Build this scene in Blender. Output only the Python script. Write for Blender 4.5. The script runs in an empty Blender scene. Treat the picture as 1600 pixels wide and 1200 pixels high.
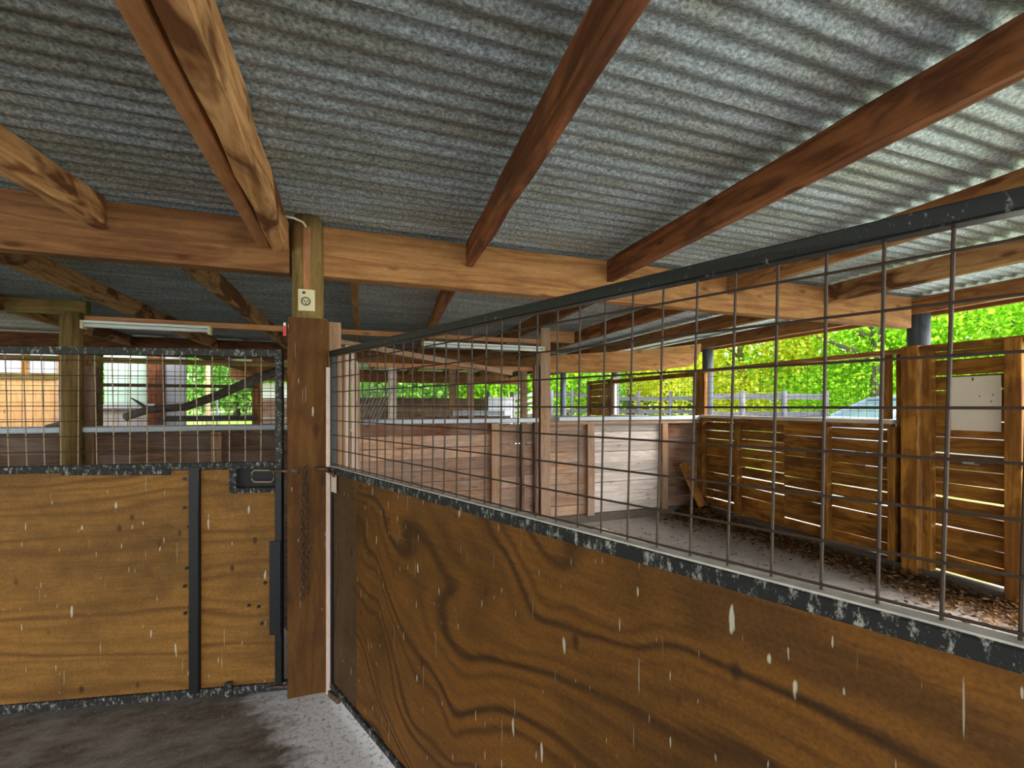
import bpy, math, random
import numpy as np
from mathutils import Vector, Matrix
C = bpy.context.scene
COL = C.collection
R = random.Random(7)
PI = math.pi

# ------------------------------------------------------------------ camera, world, light, exposure
TH = math.radians(19.13)
EYE, F = 1.5, 700.0
cd = bpy.data.cameras.new('camera'); cam = bpy.data.objects.new('camera', cd); COL.objects.link(cam)
cam.location = (0, 0, EYE); cam.rotation_euler = (PI/2, 0, -TH)
cd.sensor_width = 36; cd.lens = 36*F/1600; cd.shift_y = 34/1600; cd.clip_start = 0.05; cd.clip_end = 400
C.camera = cam

world = bpy.data.worlds.new('world'); C.world = world; world.use_nodes = True
wn = world.node_tree; wn.nodes.clear()
sky = wn.nodes.new('ShaderNodeTexSky'); sky.sky_type = 'NISHITA'; sky.sun_disc = False
sky.sun_elevation = math.radians(42); sky.sun_rotation = math.radians(125); sky.air_density = 1.3; sky.dust_density = 3.0
hs = wn.nodes.new('ShaderNodeHueSaturation'); hs.inputs['Saturation'].default_value = 0.35
bg = wn.nodes.new('ShaderNodeBackground'); bg.inputs['Strength'].default_value = 0.55
wo = wn.nodes.new('ShaderNodeOutputWorld')
wn.links.new(sky.outputs[0], hs.inputs['Color']); wn.links.new(hs.outputs[0], bg.inputs['Color']); wn.links.new(bg.outputs[0], wo.inputs['Surface'])

sd = bpy.data.lights.new('sun', 'SUN'); sd.energy = 3.2; sd.angle = math.radians(3); sd.color = (1.0, 0.95, 0.86)
sun = bpy.data.objects.new('sun', sd); COL.objects.link(sun)
sun.rotation_euler = Vector((0.36, 0.22, 0.86)).to_track_quat('Z', 'Y').to_euler()

vs = C.view_settings; vs.view_transform = 'Standard'; vs.look = 'None'; vs.gamma = 1; vs.use_curve_mapping = False
vs.exposure = 1.0

# ------------------------------------------------------------------ projection helpers: pixel -> real point on a plane at depth Y (or plane X)
ct, st = math.cos(TH), math.sin(TH)
def unp(u, v, Y):
    r = (u-800)/F; f = Y/(ct - st*r)
    return Vector((r*f*ct + f*st, Y, EYE + (634-v)/F*f))
def unpX(u, v, X):
    r = (u-800)/F; f = X/(r*ct + st)
    return Vector((X, -r*f*st + f*ct, EYE + (634-v)/F*f))
def atg(u, f):
    p = atd(u, f); p.z = gh(p.x, p.y); return p
def atd(u, f, z=0.0):
    r = (u-800)/F
    return Vector((r*f*ct + f*st, -r*f*st + f*ct, z))

# ------------------------------------------------------------------ materials
def nmat(name):
    m = bpy.data.materials.new(name); m.use_nodes = True
    nt = m.node_tree; bs = nt.nodes['Principled BSDF']
    return m, nt, bs
def N(nt, typ, **kw):
    n = nt.nodes.new(typ)
    for k, v in kw.items():
        if k.startswith('i_'):
            n.inputs[k[2:].replace('_', ' ')].default_value = v
        else: setattr(n, k, v)
    return n
def L(nt, a, b): nt.links.new(a, b)
def ramp(nt, fac, stops):
    n = nt.nodes.new('ShaderNodeValToRGB'); e = n.color_ramp.elements
    while len(e) < len(stops): e.new(0.5)
    for k, (p, c) in enumerate(stops):
        e[k].position = p; e[k].color = (c[0], c[1], c[2], 1) if len(c) == 3 else c
    L(nt, fac, n.inputs[0]); return n
def math_(nt, op, a, b=None, c=None):
    n = nt.nodes.new('ShaderNodeMath'); n.operation = op
    for i, q in enumerate((a, b, c)):
        if q is None: continue
        if isinstance(q, (int, float)): n.inputs[i].default_value = q
        else: L(nt, q, n.inputs[i])
    return n.outputs[0]
def mix(nt, fac, a, b, bt='MIX'):
    n = nt.nodes.new('ShaderNodeMix'); n.data_type = 'RGBA'; n.blend_type = bt
    for s, q in ((0, fac), (6, a), (7, b)):
        if isinstance(q, (int, float)): n.inputs[s].default_value = q
        elif isinstance(q, tuple): n.inputs[s].default_value = (q[0], q[1], q[2], 1)
        else: L(nt, q, n.inputs[s])
    return n.outputs[2]
def coords(nt, scale, rnd=7.3):
    tc = nt.nodes.new('ShaderNodeTexCoord'); oi = nt.nodes.new('ShaderNodeObjectInfo')
    comb = nt.nodes.new('ShaderNodeCombineXYZ')
    for i, k in enumerate((rnd, rnd*1.7, rnd*0.6)):
        L(nt, math_(nt, 'MULTIPLY', oi.outputs['Random'], k), comb.inputs[i])
    ad = nt.nodes.new('ShaderNodeVectorMath'); ad.operation = 'ADD'
    L(nt, tc.outputs['Object'], ad.inputs[0]); L(nt, comb.outputs[0], ad.inputs[1])
    mu = nt.nodes.new('ShaderNodeVectorMath'); mu.operation = 'MULTIPLY'; mu.inputs[1].default_value = scale
    L(nt, ad.outputs[0], mu.inputs[0])
    return mu.outputs[0], oi.outputs['Random'], ad.outputs[0]
def scaled(nt, v, s):
    mu = nt.nodes.new('ShaderNodeVectorMath'); mu.operation = 'MULTIPLY'; mu.inputs[1].default_value = s
    L(nt, v, mu.inputs[0]); return mu.outputs[0]
def droppings(nt, base, raw, col=(0.55, 0.52, 0.42), amount=0.5, sx=26, sz=6.0):
    """white bird dropping runs, elongated downwards, in a share of the cells"""
    out = base
    for k, (a, b, am, rmax, op) in enumerate(((sx, sz, amount*0.45, 0.17, 0.75), (sx*3.2, sz*0.42, amount*0.75, 0.15, 0.45), (sx*2.4, sz*1.6, amount*0.5, 0.16, 0.65))):
        v = scaled(nt, raw, (a, a*0.02, b))
        wob = N(nt, 'ShaderNodeTexNoise', i_Scale=2.6, i_Detail=3.0); L(nt, v, wob.inputs['Vector'])
        av = nt.nodes.new('ShaderNodeVectorMath'); av.operation = 'MULTIPLY_ADD'
        L(nt, wob.outputs['Color'], av.inputs[0]); av.inputs[1].default_value = (0.30, 0, 0.5); L(nt, v, av.inputs[2])
        vo = N(nt, 'ShaderNodeTexVoronoi', i_Scale=1.0, i_Randomness=1.0); L(nt, av.outputs[0], vo.inputs['Vector'])
        sep = nt.nodes.new('ShaderNodeSeparateColor'); L(nt, vo.outputs['Color'], sep.inputs[0])
        rad = math_(nt, 'MULTIPLY', math_(nt, 'MAXIMUM', math_(nt, 'SUBTRACT', sep.outputs[0], 1-am), 0.0), rmax/am)
        d = math_(nt, 'SUBTRACT', rad, vo.outputs['Distance'])
        m = math_(nt, 'MINIMUM', math_(nt, 'MAXIMUM', math_(nt, 'MULTIPLY', d, 16.0), 0.0), op)
        out = mix(nt, m, out, col)
    return out
def wood(name, light, dark, blotch=0.0, blotch_col=(0.06, 0.025, 0.01), grain=1.0, moss=0.0, drops=0.0, grey=0.0, rough=0.78, var=0.25):
    m, nt, bs = nmat(name)
    v, rnd, raw = coords(nt, (1.6, 26, 26))
    n1 = N(nt, 'ShaderNodeTexNoise', i_Scale=1.0, i_Detail=6.0, i_Roughness=0.62, i_Distortion=0.6); L(nt, v, n1.inputs['Vector'])
    v2 = scaled(nt, raw, (0.9, 7, 7))
    n2 = N(nt, 'ShaderNodeTexNoise', i_Scale=1.0, i_Detail=2.0, i_Distortion=0.5); L(nt, v2, n2.inputs['Vector'])
    rings = math_(nt, 'SINE', math_(nt, 'MULTIPLY', n2.outputs[0], 46.0))
    g = math_(nt, 'ADD', math_(nt, 'MULTIPLY', n1.outputs[0], 0.8*grain), math_(nt, 'MULTIPLY', rings, 0.10*grain))
    r1 = ramp(nt, g, [(0.22, dark), (0.62, light)])
    col = r1.outputs[0]
    v3 = scaled(nt, raw, (2.2, 6, 6))
    n3 = N(nt, 'ShaderNodeTexNoise', i_Scale=1.0, i_Detail=3.0, i_Roughness=0.6, i_Distortion=0.8); L(nt, v3, n3.inputs['Vector'])
    if blotch:
        f = ramp(nt, n3.outputs[0], [(0.46, (0, 0, 0)), (0.58, (1, 1, 1))])
        col = mix(nt, math_(nt, 'MULTIPLY', f.outputs[0], blotch), col, blotch_col)
    nf_ = N(nt, 'ShaderNodeTexNoise', i_Scale=1.0, i_Detail=4.0, i_Roughness=0.8); L(nt, scaled(nt, raw, (22, 90, 90)), nf_.inputs['Vector'])
    col = mix(nt, 0.55, col, mix(nt, nf_.outputs[0], (0.12, 0.12, 0.12), (0.88, 0.88, 0.88)), 'OVERLAY')
    # knots
    vk = scaled(nt, raw, (3.2, 9, 9))
    vo = N(nt, 'ShaderNodeTexVoronoi', i_Scale=1.0); L(nt, vk, vo.inputs['Vector'])
    kf = ramp(nt, vo.outputs['Distance'], [(0.07, (1, 1, 1)), (0.16, (0, 0, 0))])
    col = mix(nt, math_(nt, 'MULTIPLY', kf.outputs[0], 0.75), col, (dark[0]*0.45, dark[1]*0.35, dark[2]*0.3))
    if grey:
        n4 = N(nt, 'ShaderNodeTexNoise', i_Scale=2.3, i_Detail=3.0); L(nt, raw, n4.inputs['Vector'])
        f = ramp(nt, n4.outputs[0], [(0.35, (0, 0, 0)), (0.65, (1, 1, 1))])
        col = mix(nt, math_(nt, 'MULTIPLY', f.outputs[0], grey), col, (0.42, 0.39, 0.36))
    if moss:
        n5 = N(nt, 'ShaderNodeTexNoise', i_Scale=9.0, i_Detail=4.0); L(nt, raw, n5.inputs['Vector'])
        f = ramp(nt, n5.outputs[0], [(0.5, (0, 0, 0)), (0.62, (1, 1, 1))])
        col = mix(nt, math_(nt, 'MULTIPLY', f.outputs[0], moss), col, (0.12, 0.13, 0.03))
    if drops: 
        sp = nt.nodes.new('ShaderNodeSeparateXYZ'); cb = nt.nodes.new('ShaderNodeCombineXYZ'); L(nt, raw, sp.inputs[0])
        L(nt, sp.outputs[1], cb.inputs[0]); L(nt, sp.outputs[0], cb.inputs[2])
        col = droppings(nt, col, cb.outputs[0], amount=drops)
    br = math_(nt, 'ADD', 1-var, math_(nt, 'MULTIPLY', rnd, 2*var))
    hv = N(nt, 'ShaderNodeHueSaturation'); L(nt, col, hv.inputs['Color']); L(nt, br, hv.inputs['Value'])
    L(nt, hv.outputs[0], bs.inputs['Base Color'])
    bs.inputs['Roughness'].default_value = rough; bs.inputs['Specular IOR Level'].default_value = 0.25
    bp = N(nt, 'ShaderNodeBump', i_Strength=0.35, i_Distance=0.004); L(nt, g, bp.inputs['Height']); L(nt, bp.outputs[0], bs.inputs['Normal'])
    return m
def plywood(name, light, dark, freq=60, contr=1.0, drops=0.5, sc=(1.1, 1, 1.7), flow=(0, 0)):
    m, nt, bs = nmat(name)
    v, rnd, raw = coords(nt, sc)
    n1 = N(nt, 'ShaderNodeTexNoise', i_Scale=1.0, i_Detail=2.4, i_Roughness=0.42, i_Distortion=0.7); L(nt, v, n1.inputs['Vector'])
    n2 = N(nt, 'ShaderNodeTexNoise', i_Scale=2.0, i_Detail=7.0, i_Roughness=0.62); L(nt, raw, n2.inputs['Vector'])
    fib = scaled(nt, raw, (5, 4, 70)); n4 = N(nt, 'ShaderNodeTexNoise', i_Scale=1.0, i_Detail=4.0, i_Roughness=0.7); L(nt, fib, n4.inputs['Vector'])
    ph = math_(nt, 'ADD', math_(nt, 'MULTIPLY', n1.outputs[0], freq), math_(nt, 'MULTIPLY', n4.outputs[0], 2.2))
    dt = nt.nodes.new('ShaderNodeVectorMath'); dt.operation = 'DOT_PRODUCT'; dt.inputs[1].default_value = (flow[0], 0, flow[1]); L(nt, raw, dt.inputs[0])
    ph = math_(nt, 'ADD', ph, dt.outputs['Value'])
    s = math_(nt, 'MULTIPLY_ADD', math_(nt, 'SINE', ph), 0.5, 0.5)
    s2 = math_(nt, 'MULTIPLY_ADD', math_(nt, 'SINE', math_(nt, 'MULTIPLY', ph, 0.31)), 0.5, 0.5)
    s = math_(nt, 'MULTIPLY', math_(nt, 'POWER', s, 1.6), math_(nt, 'MULTIPLY_ADD', s2, 0.85, 0.15))
    n3 = N(nt, 'ShaderNodeTexNoise', i_Scale=120, i_Detail=3.0, i_Roughness=0.7); L(nt, raw, n3.inputs['Vector'])
    base = ramp(nt, n2.outputs[0], [(0.30, tuple(0.50*c for c in light)), (0.50, light), (0.72, (light[0]*1.3, light[1]*1.25, light[2]*1.0))]).outputs[0]
    big = ramp(nt, n2.outputs[0], [(0.30, (0.4,)*3), (0.60, (1,)*3)]).outputs[0]
    col = mix(nt, math_(nt, 'MULTIPLY', math_(nt, 'MULTIPLY', s, 0.85*contr), big), base, dark)
    col = mix(nt, 0.75, col, mix(nt, n3.outputs[0], (0.1, 0.1, 0.1), (0.9, 0.9, 0.9)), 'OVERLAY')
    col = mix(nt, 0.6, col, mix(nt, n4.outputs[0], (0.15, 0.15, 0.15), (0.85, 0.85, 0.85)), 'OVERLAY')
    vs_ = scaled(nt, raw, (9, 1, 5)); vo = N(nt, 'ShaderNodeTexVoronoi', i_Scale=1.0); L(nt, vs_, vo.inputs['Vector'])
    f = ramp(nt, vo.outputs['Distance'], [(0.05, (1, 1, 1)), (0.13, (0, 0, 0))])
    col = mix(nt, math_(nt, 'MULTIPLY', f.outputs[0], 0.7), col, (0.012, 0.008, 0.004))
    col = droppings(nt, col, raw, amount=drops)
    L(nt, col, bs.inputs['Base Color']); bs.inputs['Roughness'].default_value = 0.62; bs.inputs['Specular IOR Level'].default_value = 0.2
    bp = N(nt, 'ShaderNodeBump', i_Strength=0.2, i_Distance=0.002); L(nt, s, bp.inputs['Height']); L(nt, bp.outputs[0], bs.inputs['Normal'])
    return m
def metal(name, col, metallic=0.5, rough=0.5, speck=None, speck_amt=0.0, scale=60):
    m, nt, bs = nmat(name)
    v, rnd, raw = coords(nt, (1, 1, 1))
    n = N(nt, 'ShaderNodeTexNoise', i_Scale=scale, i_Detail=4.0, i_Roughness=0.7); L(nt, raw, n.inputs['Vector'])
    c = mix(nt, n.outputs[0], tuple(0.6*x for x in col), tuple(min(1, 1.35*x) for x in col))
    if speck:
        n2 = N(nt, 'ShaderNodeTexNoise', i_Scale=62, i_Detail=5.0, i_Roughness=0.8); L(nt, scaled(nt, raw, (1, 1, 0.45)), n2.inputs['Vector'])
        f = ramp(nt, n2.outputs[0], [(0.60-0.12*speck_amt, (0, 0, 0)), (0.68-0.08*speck_amt, (1, 1, 1))])
        c = mix(nt, math_(nt, 'MULTIPLY', f.outputs[0], 0.7), c, speck)
    L(nt, c, bs.inputs['Base Color']); bs.inputs['Metallic'].default_value = metallic; bs.inputs['Roughness'].default_value = rough
    return m
def plain(name, col, rough=0.7, metallic=0.0, var=0.2, scale=12):
    m, nt, bs = nmat(name)
    v, rnd, raw = coords(nt, (1, 1, 1))
    n = N(nt, 'ShaderNodeTexNoise', i_Scale=scale, i_Detail=4.0); L(nt, raw, n.inputs['Vector'])
    c = mix(nt, n.outputs[0], tuple((1-var)*x for x in col), tuple(min(1, (1+var)*x) for x in col))
    L(nt, c, bs.inputs['Base Color']); bs.inputs['Roughness'].default_value = rough; bs.inputs['Metallic'].default_value = metallic
    return m

M = {}
M['beam']   = wood('beam_wood', (0.33, 0.155, 0.055), (0.17, 0.062, 0.019), blotch=0.35, blotch_col=(0.09, 0.03, 0.01), grain=1.1)
M['beam_pale'] = wood('pale_beam_wood', (0.44, 0.225, 0.080), (0.27, 0.11, 0.034), blotch=0.25, blotch_col=(0.13, 0.045, 0.013), grain=1.1)
M['beam_dark'] = wood('dark_beam_wood', (0.17, 0.058, 0.018), (0.07, 0.020, 0.007), blotch=0.5, blotch_col=(0.03, 0.01, 0.005))
M['rafter'] = wood('scorched_rafter', (0.50, 0.27, 0.115), (0.27, 0.105, 0.033), blotch=0.9, blotch_col=(0.085, 0.026, 0.008), grain=1.3)
M['rafter_red'] = wood('red_rafter', (0.27, 0.095, 0.035), (0.11, 0.034, 0.013), blotch=0.6, blotch_col=(0.05, 0.016, 0.008), grain=1.3)
M['rafter_pale'] = wood('pale_rafter', (0.48, 0.225, 0.095), (0.33, 0.14, 0.055), blotch=0.2)
M['mossy']  = wood('mossy_rail', (0.26, 0.17, 0.05), (0.11, 0.06, 0.018), moss=0.7, blotch=0.4)
M['post']   = wood('round_post', (0.32, 0.205, 0.070), (0.17, 0.095, 0.028), moss=0.25, blotch=0.3)
M['casing'] = wood('stained_casing', (0.165, 0.074, 0.014), (0.095, 0.038, 0.007), grain=0.7, drops=0.9, blotch=0.4, blotch_col=(0.06, 0.018, 0.006), var=0.02)
M['stud']   = wood('stud_wood', (0.42, 0.25, 0.14), (0.24, 0.125, 0.06), grey=0.25)
M['orange'] = wood('orange_board', (0.38, 0.17, 0.026), (0.18, 0.068, 0.010), blotch=0.55, blotch_col=(0.08, 0.024, 0.006), grain=1.2)
M['brown_board'] = wood('weathered_board', (0.50, 0.31, 0.20), (0.30, 0.16, 0.09), grey=0.3, blotch=0.35, blotch_col=(0.16, 0.065, 0.03))
M['grey_board'] = wood('silvery_board', (0.68, 0.61, 0.56), (0.46, 0.37, 0.31), grey=0.5)
M['dark_board'] = wood('dark_board', (0.20, 0.105, 0.06), (0.09, 0.04, 0.02), grey=0.25)
M['red_board'] = wood('reddish_board', (0.27, 0.11, 0.045), (0.12, 0.042, 0.017), grey=0.3, blotch=0.4)
M['fence']  = wood('fence_grey', (0.13, 0.13, 0.14), (0.06, 0.06, 0.065))
M['white_wood'] = wood('whitewashed_trim', (0.72, 0.62, 0.54), (0.60, 0.46, 0.38), grain=0.5, var=0.03)
M['ply_r']  = plywood('gate_plywood', (0.135, 0.053, 0.008), (0.014, 0.005, 0.002), freq=92, drops=1.35, sc=(0.9, 1, 1.25), flow=(14, 80))
M['ply_s']  = plywood('dull_plywood', (0.085, 0.045, 0.018), (0.03, 0.014, 0.006), freq=90, drops=0.9, sc=(1.6, 1, 0.5))  # duller, lower-contrast plywood of the narrow gate panel
M['ply_l']  = plywood('light_plywood', (0.215, 0.102, 0.022), (0.060, 0.022, 0.005), freq=60, contr=0.75, drops=1.0, sc=(0.5, 1, 2.0), flow=(0, 95))
M['black']  = metal('black_frame', (0.005, 0.005, 0.0055), 0.0, 0.75, (0.45, 0.44, 0.40), 0.55)
M['black_clean'] = metal('black_top_rail', (0.009, 0.010, 0.012), 0.2, 0.38, (0.35, 0.35, 0.33), 0.0)
M['green_black'] = metal('mossy_frame', (0.018, 0.020, 0.016), 0.1, 0.7, (0.42, 0.40, 0.36), 0.5)
M['black_bar'] = metal('black_bar', (0.006, 0.0065, 0.008), 0.2, 0.5, (0.3, 0.3, 0.28), -0.5)
M['wire']   = metal('rusty_wire', (0.055, 0.034, 0.024), 0.3, 0.6)
M['wire_g'] = metal('weathered_wire', (0.28, 0.22, 0.14), 0.2, 0.6)
M['galv']   = metal('galvanised_cap', (0.40, 0.45, 0.50), 0.35, 0.5, (0.55, 0.52, 0.48), 0.2)
M['rust']   = metal('rusty_iron', (0.10, 0.055, 0.03), 0.3, 0.7, (0.4, 0.38, 0.34), 0.2)
M['white']  = plain('dull_white', (0.72, 0.75, 0.70), 0.5, var=0.1)
M['cream']  = plain('cream_plastic', (0.62, 0.55, 0.33), 0.4, var=0.08)
M['card']   = plain('cream_card', (0.74, 0.66, 0.55), 0.8, var=0.06)
M['red']    = plain('red_plastic', (0.55, 0.03, 0.03), 0.4)
M['slate']  = wood('tarred_post', (0.10, 0.12, 0.15), (0.05, 0.055, 0.07), grain=0.8)
M['kerb']   = plain('concrete_kerb', (0.10, 0.078, 0.06), 0.9, var=0.3)
M['bark']   = plain('bark', (0.14, 0.11, 0.085), 0.9, var=0.4, scale=20)
M['bark_grey'] = plain('grey_bark', (0.13, 0.115, 0.10), 0.9, var=0.5, scale=14)
M['green_panel'] = plain('pale_green_panel', (0.34, 0.46, 0.36), 0.6, var=0.08)
M['white_sheet'] = metal('white_cladding', (0.62, 0.66, 0.74), 0.0, 0.5, scale=6)
M['orange_ply'] = wood('bright_plywood', (0.66, 0.40, 0.18), (0.50, 0.27, 0.10))
M['leaf_dead'] = wood('dead_leaf', (0.34, 0.16, 0.06), (0.14, 0.06, 0.025), var=0.4)
M['straw']  = wood('straw', (0.40, 0.28, 0.14), (0.24, 0.15, 0.07))
M['car']    = plain('silver_paint', (0.30, 0.36, 0.46), 0.25, 0.4, var=0.02)
M['glass']  = plain('dark_glass', (0.10, 0.16, 0.22), 0.08, 0.1, var=0.02)
M['rubber'] = plain('rubber', (0.02, 0.02, 0.02), 0.8)
M['dust'] = plain('dusty_crust', (0.50, 0.46, 0.42), 0.95, var=0.5, scale=30)
M['shed_white'] = plain('white_wall', (0.34, 0.34, 0.34), 0.8, var=0.05)
M['shed_roof'] = metal('grey_shed_roof', (0.35, 0.38, 0.42), 0.2, 0.5)

# corrugated roof iron
m, nt, bs = nmat('corrugated_iron'); M['iron'] = m
v, rnd, raw = coords(nt, (1, 1, 1), 3.1)
n1 = N(nt, 'ShaderNodeTexNoise', i_Scale=75, i_Detail=3.0, i_Roughness=0.75); L(nt, scaled(nt, raw, (1, 1.4, 1)), n1.inputs['Vector'])
n2 = N(nt, 'ShaderNodeTexNoise', i_Scale=1.0, i_Detail=5.0, i_Roughness=0.6); L(nt, scaled(nt, raw, (1.3, 7, 1)), n2.inputs['Vector'])
c = ramp(nt, n1.outputs[0], [(0.30, (0.115, 0.145, 0.165)), (0.50, (0.345, 0.405, 0.435)), (0.68, (0.66, 0.73, 0.77))]).outputs[0]
st_ = ramp(nt, n2.outputs[0], [(0.40, (1, 1, 1)), (0.62, (0.68, 0.60, 0.46))]).outputs[0]
c = mix(nt, 0.8, c, st_, 'MULTIPLY')
L(nt, c, bs.inputs['Base Color']); bs.inputs['Metallic'].default_value = 0.35; bs.inputs['Roughness'].default_value = 0.48

# floor concrete with soiling and a lime-white patch beside the right gate
G0 = Vector((-0.12, 2.53, 0)); GD = Vector((0.400, -0.9165, 0)); GN = Vector((-0.9165, -0.400, 0))
m, nt, bs = nmat('soiled_concrete'); M['floor'] = m
geo = nt.nodes.new('ShaderNodeNewGeometry')
P = geo.outputs['Position']
def dotp(vec, off):
    n = nt.nodes.new('ShaderNodeVectorMath'); n.operation = 'DOT_PRODUCT'; L(nt, P, n.inputs[0]); n.inputs[1].default_value = vec
    return math_(nt, 'SUBTRACT', n.outputs['Value'], off)
nf = N(nt, 'ShaderNodeTexNoise', i_Scale=45, i_Detail=6.0, i_Roughness=0.75); L(nt, P, nf.inputs['Vector'])
nb = N(nt, 'ShaderNodeTexNoise', i_Scale=1.6, i_Detail=5.0, i_Roughness=0.65); L(nt, P, nb.inputs['Vector'])
nm = N(nt, 'ShaderNodeTexNoise', i_Scale=9, i_Detail=5.0, i_Roughness=0.7); L(nt, scaled(nt, P, (0.6, 1.6, 1)), nm.inputs['Vector'])
grey = mix(nt, nf.outputs[0], (0.20, 0.18, 0.165), (0.46, 0.42, 0.39))
brown = mix(nt, nf.outputs[0], (0.030, 0.019, 0.011), (0.13, 0.085, 0.052))
# left stall and centre soiled, right yard cleaner
xx = dotp((1, 0.0, 0), 0.0)
side = math_(nt, 'MINIMUM', math_(nt, 'MAXIMUM', math_(nt, 'MULTIPLY_ADD', xx, -1.0, 1.0), 0.42), 1.0)
soil = ramp(nt, math_(nt, 'ADD', math_(nt, 'MULTIPLY', nm.outputs[0], 0.6), math_(nt, 'MULTIPLY', nb.outputs[0], 0.4)), [(0.38, (1, 1, 1)), (0.60, (0.35,)*3)]).outputs[0]
col = mix(nt, math_(nt, 'MULTIPLY', soil, side), grey, brown)
dperp = dotp(tuple(GN), GN.dot(G0)); dal = dotp(tuple(GD), GD.dot(G0))
lim = math_(nt, 'SUBTRACT', math_(nt, 'MULTIPLY_ADD', nm.outputs[0], 0.40, 0.16), dperp)
lim = math_(nt, 'MULTIPLY', lim, math_(nt, 'GREATER_THAN', dperp, -0.02))
lim = math_(nt, 'MINIMUM', math_(nt, 'MAXIMUM', math_(nt, 'MULTIPLY', lim, 7.0), 0.0), 1.0)
lim = math_(nt, 'MULTIPLY', lim, ramp(nt, nf.outputs[0], [(0.36, (0.15,)*3), (0.48, (1, 1, 1))]).outputs[0])
col = mix(nt, lim, col, (0.75, 0.73, 0.74))
L(nt, col, bs.inputs['Base Color']); bs.inputs['Roughness'].default_value = 0.85
bp = N(nt, 'ShaderNodeBump', i_Strength=0.5, i_Distance=0.01); L(nt, nf.outputs[0], bp.inputs['Height']); L(nt, bp.outputs[0], bs.inputs['Normal'])

m, nt, bs = nmat('grass_ground'); M['grass'] = m
geo = nt.nodes.new('ShaderNodeNewGeometry')
n1 = N(nt, 'ShaderNodeTexNoise', i_Scale=0.5, i_Detail=4.0); L(nt, geo.outputs['Position'], n1.inputs['Vector'])
n2 = N(nt, 'ShaderNodeTexNoise', i_Scale=14, i_Detail=4.0); L(nt, geo.outputs['Position'], n2.inputs['Vector'])
c = mix(nt, n2.outputs[0], (0.10, 0.20, 0.02), (0.34, 0.50, 0.06))
c = mix(nt, ramp(nt, n1.outputs[0], [(0.50, (0, 0, 0)), (0.6, (1, 1, 1))]).outputs[0], c, (0.42, 0.40, 0.34))
sx_ = nt.nodes.new('ShaderNodeSeparateXYZ'); L(nt, geo.outputs['Position'], sx_.inputs[0])
back = math_(nt, 'LESS_THAN', sx_.outputs[1], -1.5)
near = math_(nt, 'LESS_THAN', math_(nt, 'ABSOLUTE', math_(nt, 'SUBTRACT', math_(nt, 'ADD', sx_.outputs[0], math_(nt, 'MULTIPLY', n1.outputs[0], 1.5)), 7.6)), 1.5)
near = math_(nt, 'MAXIMUM', near, back)
c = mix(nt, near, c, mix(nt, n2.outputs[0], (0.36, 0.39, 0.36), (0.56, 0.60, 0.56)))  # pale ground bands added to bounce light up to the ceiling
L(nt, c, bs.inputs['Base Color']); bs.inputs['Roughness'].default_value = 0.9
def leafmat(name, c1, c2, c3):
    m, nt, bs = nmat(name); nt.nodes.remove(bs)
    geo = nt.nodes.new('ShaderNodeNewGeometry')
    r_ = ramp(nt, geo.outputs['Random Per Island'], [(0.0, c1), (0.5, c2), (1.0, c3)])
    d = nt.nodes.new('ShaderNodeBsdfDiffuse'); t = nt.nodes.new('ShaderNodeBsdfTranslucent'); mx = nt.nodes.new('ShaderNodeMixShader')
    mx.inputs[0].default_value = 0.5
    L(nt, r_.outputs[0], d.inputs[0]); L(nt, r_.outputs[0], t.inputs[0]); L(nt, d.outputs[0], mx.inputs[1]); L(nt, t.outputs[0], mx.inputs[2])
    L(nt, mx.outputs[0], nt.nodes['Material Output'].inputs[0]); return m
M['leaf_green'] = leafmat('leaf_green', (0.10, 0.30, 0.01), (0.26, 0.55, 0.02), (0.52, 0.75, 0.08))
M['leaf_yellow'] = leafmat('leaf_yellow', (0.36, 0.40, 0.01), (0.70, 0.68, 0.03), (0.85, 0.86, 0.20))
M['leaf_deep'] = leafmat('leaf_deep', (0.05, 0.16, 0.03), (0.14, 0.32, 0.05), (0.34, 0.52, 0.14))
M['leaf_litter'] = leafmat('leaf_litter', (0.05, 0.026, 0.012), (0.20, 0.105, 0.045), (0.42, 0.25, 0.12))

# ------------------------------------------------------------------ object helpers
def link(o, parent=None):
    COL.objects.link(o)
    if parent is not None: o.parent = parent
    return o
def tag(o, label=None, cat=None, group=None, kind=None):
    if label: o['label'] = label
    if cat: o['category'] = cat
    if group: o['group'] = group
    if kind: o['kind'] = kind
    return o
def thing(name, label, cat, loc=(0, 0, 0), group=None):
    o = bpy.data.objects.new(name, None); COL.objects.link(o); o.location = loc; o.empty_display_size = 0.1
    return tag(o, label, cat, group)
def setting(name, loc=(0, 0, 0)):
    o = bpy.data.objects.new(name, None); COL.objects.link(o); o.location = loc
    return tag(o, kind='structure')
def wpos(parent): return Vector(parent.location) + (Vector(parent.parent.location) if parent.parent else Vector()) if parent else Vector()
def mesh_obj(name, verts, faces, mat, parent=None, smooth=False, mw=None):
    me = bpy.data.meshes.new(name); me.from_pydata([tuple(v) for v in verts], [], faces); me.update()
    if smooth: me.polygons.foreach_set('use_smooth', [True]*len(me.polygons))
    me.materials.append(mat)
    o = bpy.data.objects.new(name, me); link(o, parent)
    place(o, mw or Matrix.Identity(4)); return o
def place(o, mw):
    pm = Matrix.Identity(4); p = o.parent
    while p is not None: pm = p.matrix_basis @ pm; p = p.parent
    o.matrix_basis = pm.inverted() @ mw
CACHE = {}
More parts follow.
